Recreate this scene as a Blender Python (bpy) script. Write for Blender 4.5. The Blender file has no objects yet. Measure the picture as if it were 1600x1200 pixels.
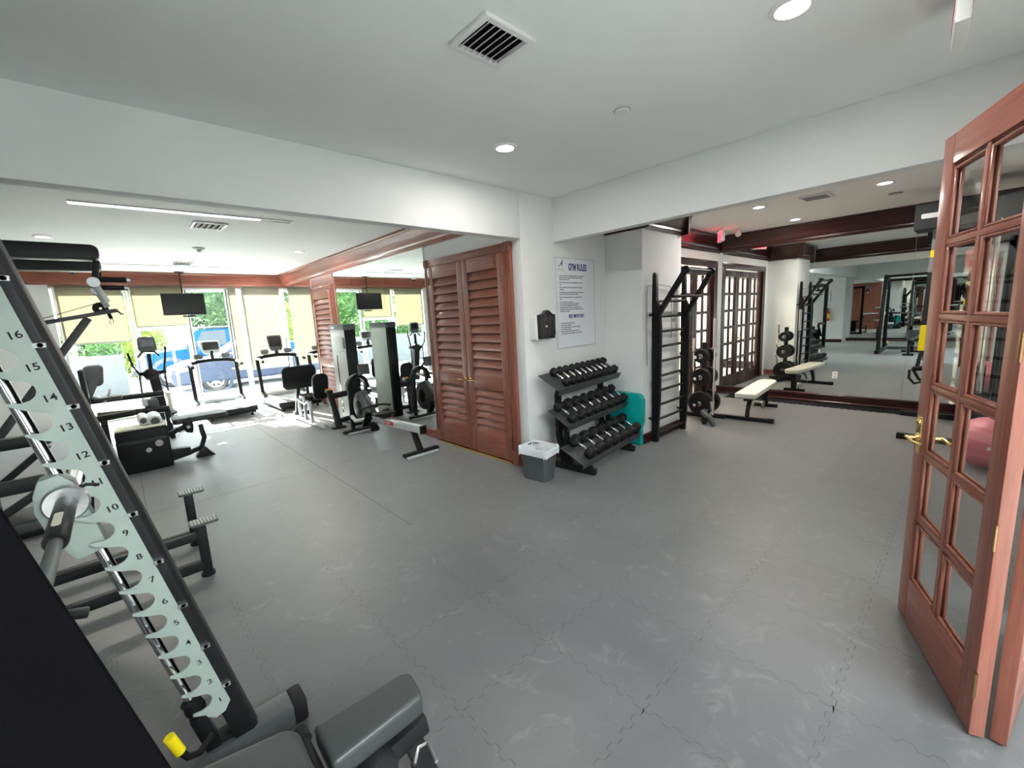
import bpy, bmesh, math, random
from mathutils import Vector, Matrix
random.seed(7)
R = math.radians
SC = bpy.context.scene
COL = SC.collection

# ------------------------------------------------------------------ camera
H = 1.7; F = 665.03
CR = ((0.72952, -0.682114, -0.050196), (-0.144597, -0.082081, -0.98608), (0.668499, 0.726624, -0.158512))
RX, RY, RZ = Vector(CR[0]), Vector(CR[1]), Vector(CR[2])      # camera right, down and forward in the room's axes
cam_data = bpy.data.cameras.new('camera'); cam = bpy.data.objects.new('camera', cam_data); COL.objects.link(cam)
cam_data.sensor_fit = 'HORIZONTAL'; cam_data.angle = 2 * math.atan(800 / F); cam_data.clip_start = 0.05; cam_data.clip_end = 300
up, back = -RY, -RZ
cam.matrix_world = Matrix(((RX.x, up.x, back.x, 0), (RX.y, up.y, back.y, 0), (RX.z, up.z, back.z, H), (0, 0, 0, 1)))
SC.camera = cam
CAM = Vector((0, 0, H))
def ray(px, py): return RX * ((px - 800) / F) + RY * ((py - 600) / F) + RZ
def AX(px, py, X): r = ray(px, py); return CAM + r * (X / r.x)
def AY(px, py, Y): r = ray(px, py); return CAM + r * (Y / r.y)
def AZ(px, py, Z=0.0): r = ray(px, py); return CAM + r * ((Z - H) / r.z)

# ------------------------------------------------------------------ light and exposure
SC.view_settings.view_transform = 'Standard'; SC.view_settings.look = 'None'
SC.view_settings.gamma = 1; SC.view_settings.use_curve_mapping = False
SC.view_settings.exposure = 1.0
w = bpy.data.worlds.new('sky'); SC.world = w; w.use_nodes = True
bg = w.node_tree.nodes['Background']; bg.inputs[0].default_value = (0.86, 0.93, 1.0, 1); bg.inputs[1].default_value = 6.0
sun_d = bpy.data.lights.new('sun', 'SUN'); sun_d.energy = 58.0; sun_d.angle = R(0.6); sun_d.color = (1.0, 0.95, 0.86)
sun = bpy.data.objects.new('sun', sun_d); COL.objects.link(sun)
sun.rotation_euler = Vector((0.17, -1.0, -0.62)).to_track_quat('-Z', 'Y').to_euler(); sun.location = (4, 20, 12)
cy = SC.cycles
cy.use_denoising = True; cy.max_bounces = 9; cy.diffuse_bounces = 5; cy.glossy_bounces = 6; cy.transmission_bounces = 6
cy.transparent_max_bounces = 14; cy.caustics_reflective = True; cy.caustics_refractive = False
cy.sample_clamp_indirect = 6.0; cy.blur_glossy = 0.5

# ------------------------------------------------------------------ materials
def _new(n):
    m = bpy.data.materials.new(n); m.use_nodes = True; nt = m.node_tree
    return m, nt, nt.nodes['Principled BSDF']
def mat(n, c, r=0.5, m=0.0, ns=0.0, na=0.0, bump=0.0, spec=0.5, coat=0.0, emit=0.0, stretch=(1, 1, 1)):
    M_, nt, p = _new(n)
    p.inputs['Roughness'].default_value = r; p.inputs['Metallic'].default_value = m
    p.inputs['Specular IOR Level'].default_value = spec; p.inputs['Coat Weight'].default_value = coat
    p.inputs['Base Color'].default_value = (*c, 1)
    if emit: p.inputs['Emission Color'].default_value = (*c, 1); p.inputs['Emission Strength'].default_value = emit
    if ns:
        tc = nt.nodes.new('ShaderNodeTexCoord'); mp = nt.nodes.new('ShaderNodeMapping'); nz = nt.nodes.new('ShaderNodeTexNoise')
        mp.inputs['Scale'].default_value = stretch; nz.inputs['Scale'].default_value = ns; nz.inputs['Detail'].default_value = 5
        nt.links.new(tc.outputs['Object'], mp.inputs[0]); nt.links.new(mp.outputs[0], nz.inputs['Vector'])
        cr = nt.nodes.new('ShaderNodeValToRGB')
        cr.color_ramp.elements[0].position = 0.3; cr.color_ramp.elements[1].position = 0.7
        cr.color_ramp.elements[0].color = (*[max(0, x * (1 - na)) for x in c], 1); cr.color_ramp.elements[1].color = (*[min(1, x * (1 + na)) for x in c], 1)
        nt.links.new(nz.outputs['Fac'], cr.inputs[0]); nt.links.new(cr.outputs[0], p.inputs['Base Color'])
        if bump:
            b = nt.nodes.new('ShaderNodeBump'); b.inputs['Strength'].default_value = bump; b.inputs['Distance'].default_value = 0.002
            nt.links.new(nz.outputs['Fac'], b.inputs['Height']); nt.links.new(b.outputs[0], p.inputs['Normal'])
    return M_
def wood(n, dark, light, rough=0.3, axis=2):
    M_, nt, p = _new(n)
    tc = nt.nodes.new('ShaderNodeTexCoord'); mp = nt.nodes.new('ShaderNodeMapping'); s = [26, 26, 26]; s[axis] = 1.4
    mp.inputs['Scale'].default_value = s
    nz = nt.nodes.new('ShaderNodeTexNoise'); nz.inputs['Scale'].default_value = 1.6; nz.inputs['Detail'].default_value = 7; nz.inputs['Distortion'].default_value = 0.6
    cr = nt.nodes.new('ShaderNodeValToRGB'); cr.color_ramp.elements[0].position = 0.28; cr.color_ramp.elements[1].position = 0.74
    cr.color_ramp.elements[0].color = (*dark, 1); cr.color_ramp.elements[1].color = (*light, 1)
    nt.links.new(tc.outputs['Object'], mp.inputs[0]); nt.links.new(mp.outputs[0], nz.inputs['Vector'])
    nt.links.new(nz.outputs['Fac'], cr.inputs[0]); nt.links.new(cr.outputs[0], p.inputs['Base Color'])
    p.inputs['Roughness'].default_value = rough; p.inputs['Coat Weight'].default_value = 0.25; p.inputs['Coat Roughness'].default_value = 0.15
    b = nt.nodes.new('ShaderNodeBump'); b.inputs['Strength'].default_value = 0.08; b.inputs['Distance'].default_value = 0.001
    nt.links.new(nz.outputs['Fac'], b.inputs['Height']); nt.links.new(b.outputs[0], p.inputs['Normal'])
    return M_
def glassy(n, tint, refl):
    m = bpy.data.materials.new(n); m.use_nodes = True; nt = m.node_tree; nt.nodes.clear()
    o = nt.nodes.new('ShaderNodeOutputMaterial'); mx = nt.nodes.new('ShaderNodeMixShader'); t = nt.nodes.new('ShaderNodeBsdfTransparent'); g = nt.nodes.new('ShaderNodeBsdfGlossy')
    lw = nt.nodes.new('ShaderNodeLayerWeight'); lw.inputs[0].default_value = 0.5; pw = nt.nodes.new('ShaderNodeMath'); pw.operation = 'POWER'; pw.inputs[1].default_value = 6.0
    fr = nt.nodes.new('ShaderNodeMath'); fr.operation = 'MULTIPLY_ADD'; fr.inputs[1].default_value = 0.55; fr.inputs[2].default_value = refl * 0.06
    nt.links.new(lw.outputs['Facing'], pw.inputs[0]); nt.links.new(pw.outputs[0], fr.inputs[0])
    t.inputs[0].default_value = (*tint, 1); g.inputs['Roughness'].default_value = 0.0
    nt.links.new(fr.outputs[0], mx.inputs[0]); nt.links.new(t.outputs[0], mx.inputs[1]); nt.links.new(g.outputs[0], mx.inputs[2]); nt.links.new(mx.outputs[0], o.inputs[0])
    return m
def shade_mat(n, c, see):
    m = bpy.data.materials.new(n); m.use_nodes = True; nt = m.node_tree; nt.nodes.clear()
    o = nt.nodes.new('ShaderNodeOutputMaterial'); d = nt.nodes.new('ShaderNodeBsdfDiffuse'); tl = nt.nodes.new('ShaderNodeBsdfTranslucent'); tp = nt.nodes.new('ShaderNodeBsdfTransparent')
    m1 = nt.nodes.new('ShaderNodeMixShader'); m2 = nt.nodes.new('ShaderNodeMixShader')
    tc = nt.nodes.new('ShaderNodeTexCoord'); nz = nt.nodes.new('ShaderNodeTexNoise'); nz.inputs['Scale'].default_value = 90; cr = nt.nodes.new('ShaderNodeValToRGB')
    cr.color_ramp.elements[0].color = (*[x * 0.93 for x in c], 1); cr.color_ramp.elements[1].color = (*c, 1)
    nt.links.new(tc.outputs['Object'], nz.inputs['Vector']); nt.links.new(nz.outputs['Fac'], cr.inputs[0])
    nt.links.new(cr.outputs[0], d.inputs[0]); nt.links.new(cr.outputs[0], tl.inputs[0])
    m1.inputs[0].default_value = 0.6; m2.inputs[0].default_value = see
    nt.links.new(d.outputs[0], m1.inputs[1]); nt.links.new(tl.outputs[0], m1.inputs[2])
    nt.links.new(m1.outputs[0], m2.inputs[1]); nt.links.new(tp.outputs[0], m2.inputs[2]); nt.links.new(m2.outputs[0], o.inputs[0])
    return m
def rubber_floor():
    M_, nt, p = _new('rubber_floor')
    tc = nt.nodes.new('ShaderNodeNewGeometry')
    n1 = nt.nodes.new('ShaderNodeTexNoise'); n1.inputs['Scale'].default_value = 220; n1.inputs['Detail'].default_value = 2
    n2 = nt.nodes.new('ShaderNodeTexNoise'); n2.inputs['Scale'].default_value = 1.6; n2.inputs['Detail'].default_value = 8; n2.inputs['Roughness'].default_value = 0.65
    n3 = nt.nodes.new('ShaderNodeTexNoise'); n3.inputs['Scale'].default_value = 5; n3.inputs['Detail'].default_value = 9; n3.inputs['Roughness'].default_value = 0.7; n3.inputs['Distortion'].default_value = 1.2
    for n in (n1, n2, n3): nt.links.new(tc.outputs['Position'], n.inputs['Vector'])
    c1 = nt.nodes.new('ShaderNodeValToRGB'); c1.color_ramp.elements[0].position = 0.35; c1.color_ramp.elements[1].position = 0.72
    c1.color_ramp.elements[0].color = (0.046, 0.048, 0.053, 1); c1.color_ramp.elements[1].color = (0.076, 0.078, 0.082, 1)
    c3 = nt.nodes.new('ShaderNodeValToRGB'); c3.color_ramp.elements[0].position = 0.56; c3.color_ramp.elements[1].position = 0.80
    c3.color_ramp.elements[0].color = (0, 0, 0, 1); c3.color_ramp.elements[1].color = (0.55, 0.55, 0.55, 1)
    mx = nt.nodes.new('ShaderNodeMix'); mx.data_type = 'RGBA'; mx.inputs['B'].default_value = (0.24, 0.24, 0.235, 1)
    nt.links.new(n2.outputs['Fac'], c1.inputs[0]); nt.links.new(n3.outputs['Fac'], c3.inputs[0]); nt.links.new(c3.outputs[0], mx.inputs['Factor']); nt.links.new(c1.outputs[0], mx.inputs['A'])
    m2 = nt.nodes.new('ShaderNodeMix'); m2.data_type = 'RGBA'; m2.blend_type = 'MULTIPLY'; m2.inputs['Factor'].default_value = 0.6
    c4 = nt.nodes.new('ShaderNodeValToRGB'); c4.color_ramp.elements[0].position = 0.3; c4.color_ramp.elements[1].position = 0.7; c4.color_ramp.elements[0].color = (0.6, 0.6, 0.6, 1); c4.color_ramp.elements[1].color = (1.25, 1.25, 1.25, 1)
    nt.links.new(n1.outputs['Fac'], c4.inputs[0]); nt.links.new(mx.outputs['Result'], m2.inputs['A']); nt.links.new(c4.outputs[0], m2.inputs['B'])
    nt.links.new(m2.outputs['Result'], p.inputs['Base Color'])
    b = nt.nodes.new('ShaderNodeBump'); b.inputs['Strength'].default_value = 0.25; b.inputs['Distance'].default_value = 0.001
    nt.links.new(n1.outputs['Fac'], b.inputs['Height']); nt.links.new(b.outputs[0], p.inputs['Normal'])
    p.inputs['Roughness'].default_value = 0.42; p.inputs['Specular IOR Level'].default_value = 0.9; p.inputs['Sheen Weight'].default_value = 0.45; p.inputs['Sheen Roughness'].default_value = 0.5
    return M_
MT = dict(
    wall=mat('white_plaster', (0.80, 0.81, 0.81), 0.75, ns=3, na=0.015, bump=0.05),
    ceil=mat('ceiling_paint', (0.87, 0.885, 0.88), 0.8, ns=2, na=0.015),
    greywall=mat('grey_plaster', (0.70, 0.71, 0.70), 0.8, ns=3, na=0.02),
    floor=rubber_floor(), under=mat('dark_seam', (0.014, 0.014, 0.015), 0.95, spec=0.05),
    woodv=wood('mahogany_upright', (0.175, 0.048, 0.030), (0.33, 0.112, 0.075), 0.38, 2),
    woodx=wood('mahogany_rail_x', (0.165, 0.044, 0.027), (0.30, 0.098, 0.064), 0.38, 0),
    woody=wood('mahogany_rail_y', (0.175, 0.048, 0.030), (0.33, 0.112, 0.075), 0.38, 1),
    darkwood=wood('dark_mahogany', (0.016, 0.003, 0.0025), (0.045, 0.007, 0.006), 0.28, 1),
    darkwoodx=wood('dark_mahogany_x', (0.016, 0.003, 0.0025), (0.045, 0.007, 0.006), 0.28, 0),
    mirror=mat('mirror_silver', (0.82, 0.87, 0.845), 0.0, 1.0), glass=glassy('clear_glass', (0.97, 0.985, 0.98), 0.45),
    winglass=glassy('window_glass', (0.93, 0.97, 0.96), 0.35),
    shade=shade_mat('cream_shade', (0.285, 0.262, 0.195), 0.035), shade2=shade_mat('pale_shade', (0.275, 0.257, 0.212), 0.04),
    alu=mat('white_window_frame', (0.78, 0.80, 0.80), 0.4), brass=mat('polished_brass', (0.86, 0.62, 0.26), 0.16, 1.0), oldbrass=mat('aged_brass', (0.30, 0.17, 0.09), 0.35, 1.0),
    black=mat('black_paint', (0.006, 0.0062, 0.007), 0.38, ns=60, na=0.2, spec=0.25), satin=mat('satin_black_steel', (0.010, 0.0105, 0.0115), 0.42, ns=40, na=0.15, spec=0.28),
    matte=mat('matte_black', (0.0025, 0.0023, 0.003), 0.9, spec=0.04),
    rubber=mat('black_rubber', (0.010, 0.010, 0.011), 0.6, ns=120, na=0.3, bump=0.2, spec=0.3), vinyl=mat('charcoal_vinyl', (0.038, 0.041, 0.042), 0.42, ns=300, na=0.15, bump=0.15),
    bvinyl=mat('black_vinyl', (0.010, 0.0105, 0.011), 0.42, ns=300, na=0.2, bump=0.15, spec=0.28), wvinyl=mat('cream_vinyl', (0.72, 0.70, 0.62), 0.45, ns=200, na=0.05, bump=0.1),
    chrome=mat('chrome', (0.82, 0.83, 0.84), 0.12, 1.0), steel=mat('brushed_steel', (0.55, 0.56, 0.57), 0.3, 1.0, ns=80, na=0.1),
    sage=mat('sage_grey_plate', (0.33, 0.39, 0.355), 0.42, ns=12, na=0.05), grey=mat('grey_powder_coat', (0.075, 0.082, 0.085), 0.4, ns=60, na=0.1),
    lgrey=mat('light_grey_plastic', (0.52, 0.54, 0.54), 0.4, ns=30, na=0.04), silver=mat('silver_plastic', (0.66, 0.68, 0.69), 0.3, 0.3), shroud=mat('pale_grey_shroud', (0.60, 0.62, 0.60), 0.4, ns=8, na=0.03),
    white=mat('white_plastic', (0.82, 0.82, 0.82), 0.35), cream=mat('cream_plastic', (0.66, 0.63, 0.52), 0.45), yellow=mat('yellow_rubber', (0.85, 0.68, 0.0), 0.5), red=mat('red_paint', (0.55, 0.02, 0.02), 0.3),
    shelfm=mat('charcoal_shelf', (0.045, 0.047, 0.05), 0.45, ns=60, na=0.1),
    teal=mat('teal_plastic', (0.0, 0.36, 0.33), 0.35), pink=mat('pink_vinyl', (0.72, 0.22, 0.27), 0.4), navy=mat('navy_print', (0.03, 0.04, 0.22), 0.6), paper=mat('white_board', (0.80, 0.82, 0.88), 0.4), dkprint=mat('dark_print', (0.05, 0.055, 0.09), 0.6),
    screen=mat('dark_screen', (0.012, 0.013, 0.014), 0.12, spec=0.6), smoke=mat('smoked_plastic', (0.015, 0.017, 0.02), 0.08), orange=mat('orange_decal', (0.8, 0.25, 0.03), 0.5),
    riggrey=mat('rig_grey', (0.028, 0.030, 0.031), 0.75, spec=0.2),
    strap=mat('grey_webbing', (0.22, 0.225, 0.23), 0.8, ns=200, na=0.2), bstrap=mat('black_webbing', (0.012, 0.012, 0.014), 0.8, ns=200, na=0.2),
    bag=mat('clear_liner', (0.70, 0.72, 0.74), 0.25), exitred=mat('lit_exit_red', (1.0, 0.06, 0.10), 0.4, emit=2.0), lamp=mat('lamp_lens', (1.0, 0.95, 0.85), 0.4, emit=14.0),
    pave=mat('pale_pavement', (0.50, 0.50, 0.50), 0.85, ns=4, na=0.06), lobby=mat('beige_tile', (0.74, 0.71, 0.66), 0.4, ns=5, na=0.05), planter=mat('white_planter', (0.085, 0.093, 0.10), 0.8, ns=4, na=0.04),
    bluecar=mat('blue_car_paint', (0.0, 0.06, 0.22), 0.5, 0.0, spec=0.15), greycar=mat('slate_car_paint', (0.03, 0.04, 0.07), 0.45, 0.0, spec=0.25), tyre=mat('tyre_rubber', (0.02, 0.02, 0.022), 0.8, ns=50, na=0.2), carglass=mat('car_window', (0.03, 0.04, 0.05), 0.08), hub=mat('alloy_wheel', (0.72, 0.73, 0.75), 0.25, 0.7),
    corridor=mat('cream_corridor_paint', (0.85, 0.80, 0.66), 0.7), redwall=mat('red_panel', (0.55, 0.10, 0.09), 0.6),
    trunk=mat('bark', (0.16, 0.11, 0.07), 0.9, ns=20, na=0.4, bump=0.5))
def leafmat(n, a, b):
    M_, nt, p = _new(n)
    tc = nt.nodes.new('ShaderNodeNewGeometry'); nz = nt.nodes.new('ShaderNodeTexNoise'); nz.inputs['Scale'].default_value = 5; cr = nt.nodes.new('ShaderNodeValToRGB')
    cr.color_ramp.elements[0].color = (*a, 1); cr.color_ramp.elements[1].color = (*b, 1); cr.color_ramp.elements[0].position = 0.35; cr.color_ramp.elements[1].position = 0.65
    nt.links.new(tc.outputs['Position'], nz.inputs['Vector']); nt.links.new(nz.outputs['Fac'], cr.inputs[0]); nt.links.new(cr.outputs[0], p.inputs['Base Color'])
    p.inputs['Roughness'].default_value = 0.5
    return M_
MT['leaf'] = leafmat('hedge_leaves', (0.018, 0.060, 0.010), (0.075, 0.17, 0.03)); MT['leaf2'] = leafmat('tree_leaves', (0.035, 0.085, 0.045), (0.13, 0.20, 0.08)); MT['leaf3'] = leafmat('lime_leaves', (0.10, 0.17, 0.012), (0.26, 0.30, 0.035))

# ------------------------------------------------------------------ mesh builder
def V(*a): return Vector(a)
class MB:
    def __init__(s): s.v = []; s.f = []
    def add(s, vs, fs):
        o = len(s.v); s.v += [tuple(v) for v in vs]; s.f += [tuple(i + o for i in f) for f in fs]; return s
    def box(s, a, b):
        (x0, y0, z0), (x1, y1, z1) = [min(p, q) for p, q in zip(a, b)], [max(p, q) for p, q in zip(a, b)]
        return s.add([(x0, y0, z0), (x1, y0, z0), (x1, y1, z0), (x0, y1, z0), (x0, y0, z1), (x1, y0, z1), (x1, y1, z1), (x0, y1, z1)],
                     [(0, 3, 2, 1), (4, 5, 6, 7), (0, 1, 5, 4), (1, 2, 6, 5), (2, 3, 7, 6), (3, 0, 4, 7)])
    def cbox(s, c, d, rot=None):
        m = rot or Matrix.Identity(3); c = Vector(c)
        vs = [c + m @ V(sx * d[0] / 2, sy * d[1] / 2, sz * d[2] / 2) for sz in (-1, 1) for sx, sy in ((-1, -1), (1, -1), (1, 1), (-1, 1))]
        return s.add(vs, [(0, 3, 2, 1), (4, 5, 6, 7), (0, 1, 5, 4), (1, 2, 6, 5), (2, 3, 7, 6), (3, 0, 4, 7)])
    def bar(s, p, q, w, h, up=(0, 0, 1)):
        p, q = Vector(p), Vector(q); d = (q - p).normalized(); u = Vector(up)
        if abs(d.dot(u)) > 0.98: u = V(1, 0, 0)
        sd = d.cross(u).normalized(); u = sd.cross(d)
        vs = [e + sd * (a * w / 2) + u * (b * h / 2) for e in (p, q) for a, b in ((-1, -1), (1, -1), (1, 1), (-1, 1))]
        return s.add(vs, [(0, 3, 2, 1), (4, 5, 6, 7), (0, 1, 5, 4), (1, 2, 6, 5), (2, 3, 7, 6), (3, 0, 4, 7)])
    def path(s, pts, w, h, up=(0, 0, 1)):        # rectangular section swept along a polyline
        return s.sweep(pts, [(-w / 2, -h / 2), (w / 2, -h / 2), (w / 2, h / 2), (-w / 2, h / 2)], up)
    def sweep(s, pts, prof, up=(0, 0, 1), closed=False):
        pts = [Vector(p) for p in pts]; n = len(pts); k = len(prof); vs = []; U = Vector(up)
        for i, p in enumerate(pts):
            a = pts[(i - 1) % n] if (closed or i > 0) else p; b = pts[(i + 1) % n] if (closed or i < n - 1) else p
            d = (b - a).normalized(); u = U if abs(d.dot(U)) < 0.98 else V(1, 0, 0.01)
            sd = d.cross(u).normalized(); u2 = sd.cross(d)
            vs += [p + sd * x + u2 * y for x, y in prof]
        fs = [(i * k + j, i * k + (j + 1) % k, ((i + 1) % n) * k + (j + 1) % k, ((i + 1) % n) * k + j) for i in range(n if closed else n - 1) for j in range(k)]
        if not closed: fs += [tuple(reversed(range(k))), tuple(range((n - 1) * k, n * k))]
        return s.add(vs, fs)
    def tube(s, pts, r, n=10, closed=False):
        return s.sweep(pts, [(r * math.cos(t * 2 * math.pi / n), r * math.sin(t * 2 * math.pi / n)) for t in range(n)], (0.03, 0.02, 1), closed)
    def cyl(s, p, q, r, r2=None, n=18):
        p, q = Vector(p), Vector(q); r2 = r if r2 is None else r2; d = (q - p).normalized(); a = d.orthogonal().normalized(); b = d.cross(a)
        vs = [e + (a * math.cos(t * 2 * math.pi / n) + b * math.sin(t * 2 * math.pi / n)) * rr for e, rr in ((p, r), (q, r2)) for t in range(n)]
        return s.add(vs, [(j, (j + 1) % n, n + (j + 1) % n, n + j) for j in range(n)] + [tuple(reversed(range(n))), tuple(range(n, 2 * n))])
    def lathe(s, prof, c=(0, 0, 0), axis=(0, 0, 1), n=24):     # prof: (radius, height) pairs
        c = Vector(c); d = Vector(axis).normalized(); a = d.orthogonal().normalized(); b = d.cross(a); k = len(prof)
        vs = [c + (a * math.cos(t * 2 * math.pi / n) + b * math.sin(t * 2 * math.pi / n)) * r + d * z for t in range(n) for r, z in prof]
        return s.add(vs, [(t * k + j, ((t + 1) % n) * k + j, ((t + 1) % n) * k + j + 1, t * k + j + 1) for t in range(n) for j in range(k - 1)])
    def prism(s, poly, o, ex, ey, en, t):         # polygon in the ex/ey plane at o, thickness t along en
        o, ex, ey, en = Vector(o), Vector(ex), Vector(ey), Vector(en); n = len(poly)
        vs = [o + ex * x + ey * y + en * z for z in (0, t) for x, y in poly]
        return s.add(vs, [tuple(reversed(range(n))), tuple(range(n, 2 * n))] + [(j, (j + 1) % n, n + (j + 1) % n, n + j) for j in range(n)])
    def mesh(s, name, bevel=0.0, seg=2):
        me = bpy.data.meshes.new(name); me.from_pydata(s.v, [], s.f); me.validate()
        bm = bmesh.new(); bm.from_mesh(me); bmesh.ops.recalc_face_normals(bm, faces=bm.faces)
        if bevel:
            es = [e for e in bm.edges if len(e.link_faces) == 2 and e.calc_face_angle(0) > R(28)]
            bmesh.ops.bevel(bm, geom=es, offset=bevel, segments=seg, profile=0.6, affect='EDGES', clamp_overlap=True)
        bm.to_mesh(me); bm.free()
        me.polygons.foreach_set('use_smooth', [True] * len(me.polygons)); me.set_sharp_from_angle(angle=R(38))
        return me
    def build(s, name, m, parent=None, bevel=0.0, seg=2, label=None):
        o = bpy.data.objects.new(name, s.mesh(name, bevel, seg)); COL.objects.link(o); o.data.materials.append(MT[m] if isinstance(m, str) else m)
        if parent: o.parent = parent
        if label: o['label'] = label
        return o
def rrect(w, h, r, n=5):
    return [(sx * (w / 2 - r) + r * math.cos(a), sy * (h / 2 - r) + r * math.sin(a)) for sx, sy, a0 in ((1, 1, 0), (-1, 1, 90), (-1, -1, 180), (1, -1, 270)) for a in [R(a0 + 90 * i / n) for i in range(n + 1)]]
def tag(o, label, cat, group=None):
    o['label'] = label; o['category'] = cat
    if group: o['group'] = group
    return o
def thing(name, label, cat, loc=(0, 0, 0), rz=0.0, group=None):
    o = bpy.data.objects.new(name, None); o.empty_display_size = 0.1; COL.objects.link(o); o.location = loc; o.rotation_euler = (0, 0, rz)
    return tag(o, label, cat, group)
def struct(name, mb, m, bevel=0.0, parent=None, label=None):
    o = mb.build(name, m, parent, bevel)
    if not parent: o['kind'] = 'structure'
    if label: o['label'] = label
    return o
def share(src, name, parent, loc=(0, 0, 0), rot=(0, 0, 0), scale=(1, 1, 1)):
    o = bpy.data.objects.new(name, src.data if hasattr(src, 'data') else src); COL.objects.link(o); o.parent = parent; o.location = loc; o.rotation_euler = rot; o.scale = scale
    return o
def copy_tree(o, parent=None):
    c = o.copy(); COL.objects.link(c); c.parent = parent
    for ch in list(o.children): copy_tree(ch, c)
    return c
def text_mesh(s, size, ext=0.0006, align='LEFT', space=1.0, bold=0.0):
    cu = bpy.data.curves.new('lettering', 'FONT'); cu.body = s; cu.size = size; cu.extrude = ext; cu.align_x = align; cu.space_character = space; cu.offset = bold; cu.resolution_u = 3
    o = bpy.data.objects.new('lettering', cu); COL.objects.link(o); dg = bpy.context.evaluated_depsgraph_get()
    me = bpy.data.meshes.new_from_object(o.evaluated_get(dg)); bpy.data.objects.remove(o); bpy.data.curves.remove(cu)
    return me
def text(s, size, m, parent, loc, ex, ey, name='lettering', align='LEFT', sx=1.0, bold=0.0):
    me = text_mesh(s, size, align=align, bold=bold); ex, ey = Vector(ex).normalized(), Vector(ey).normalized(); n = ex.cross(ey)
    me.transform(Matrix(((ex.x * sx, ey.x, n.x, loc[0]), (ex.y * sx, ey.y, n.y, loc[1]), (ex.z * sx, ey.z, n.z, loc[2]), (0, 0, 0, 1))))
    me.materials.clear(); me.materials.append(MT[m]); o = bpy.data.objects.new(name, me); COL.objects.link(o); o.parent = parent
    return o

# ------------------------------------------------------------------ room shell
CEIL, BB = 2.95, 2.486
XL, YA, XB, XC, YC, XCR = 3.24, 3.28, 3.747, 4.75, 2.757, 5.75
XM, YF, YW = 8.55, 3.35, 11.75
fl = struct('floor', MB().box((-4.95, -0.6, -0.06), (8.7, 11.95, -0.008)), 'under')
# interlocking rubber tiles in the front room, larger mats in the room with the windows
T = 0.561
def wave(n=13, a=0.011):
    pts = []
    for i in range(n):
        s = a if i % 2 else -a; x0 = (i + 0.12) / n; x1 = (i + 0.88) / n
        pts += [(x0 * T, s), (x1 * T, s)]
    return [(0, 0)] + pts
W0 = wave()
poly = [(x, y) for x, y in W0] + [(T + y, x) for x, y in W0] + [(x, T + y) for x, y in [(T, 0)] + W0[:0:-1]] + [(y, x) for x, y in [(T, 0)] + W0[:0:-1]]
poly = [((x - T / 2) * 0.9981, (y - T / 2) * 0.9981) for x, y in poly]
tile_me = MB().prism(poly, (0, 0, -0.008), (1, 0, 0), (0, 1, 0), (0, 0, 1), 0.008).mesh('rubber_tile'); tile_me.materials.append(MT['floor']); tile_me.materials.append(MT['under']); [setattr(f_, 'material_index', 1) for f_ in tile_me.polygons if abs(f_.normal.z) < 0.5]
for i in range(-9, 15):
    for j in range(0, 7):
        x, y = 0.319 + T * (i + 0.5), 3.08 - T * (j + 0.5)
        if -4.8 < x < 8.3: share(tile_me, 'rubber_tile', fl, (x, y, 0))
MW, ML = 1.61, 2.165
mat_me = MB().box((-MW / 2 + 0.0012, -ML / 2 + 0.0012, -0.008), (MW / 2 - 0.0012, ML / 2 - 0.0012, 0)).mesh('rubber_mat'); mat_me.materials.append(MT['floor']); mat_me.materials.append(MT['under']); [setattr(f_, 'material_index', 1) for f_ in mat_me.polygons if abs(f_.normal.z) < 0.5]
for i in range(5):
    for j in range(4): share(mat_me, 'rubber_mat', fl, (3.22 - MW * (i + 0.5), 3.068 + ML * (j + 0.5), -0.0004))
o = MB().box((3.26, 3.083, -0.008), (8.54, 3.35, 0)).build('rubber_strip', 'floor', fl)
struct('ceiling', MB().box((-4.95, -0.6, CEIL), (8.7, 11.95, CEIL + 0.08)), 'ceil')
struct('wall_beam_left', MB().box((-4.95, YA, BB), (XL, YA + 0.125, CEIL)), 'wall', 0.004)
struct('wall_beam_right', MB().box((XB, -0.42, BB), (XB + 0.12, YA, CEIL)), 'wall', 0.004)
struct('wall_sign', MB().box((XL, YA, 0), (XC + 0.02, YA + 0.14, CEIL)), 'wall', 0.003)
struct('wall_column', MB().box((XC, YC, 0), (XCR, YF + 0.15, CEIL)), 'wall', 0.004)
struct('wall_closet', MB().box((XL, YA + 0.14, 0), (XL + 0.14, 11.9, CEIL)), 'wall')
DX0, DX1, DZ = 6.05, 8.36, 2.42
struct('wall_french', MB().box((XCR, YF, 0), (DX0, YF + 0.13, CEIL)).box((DX0, YF, DZ), (DX1, YF + 0.13, CEIL)).box((DX1, YF, 0), (XM + 0.15, YF + 0.13, CEIL)), 'wall')
struct('wall_mirror_side', MB().box((XM + 0.02, -0.6, 0), (XM + 0.14, YF, CEIL)), 'wall')
struct('wall_window', MB().box((-4.95, YW - 0.06, 0), (-0.74, YW + 0.08, CEIL)).box((-0.74, YW - 0.06, 2.62), (XL, YW + 0.08, CEIL)), 'greywall')
struct('wall_left', MB().box((-4.15, 3.5, 0), (-4.0, 11.7, CEIL)).box((-4.95, 3.5, 0), (-4.15, 3.65, CEIL)), 'wall')
struct('wall_left_recess', MB().box((-4.95, -0.6, 0), (-4.82, 3.5, CEIL)), 'wall')
struct('wall_entrance', MB().box((-4.82, -0.58, 0), (-1.35, -0.44, CEIL)).box((-1.35, -0.58, 2.5), (3.24, -0.44, CEIL)).box((3.24, -0.58, 0), (XM, -0.44, CEIL)), 'wall')
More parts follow.
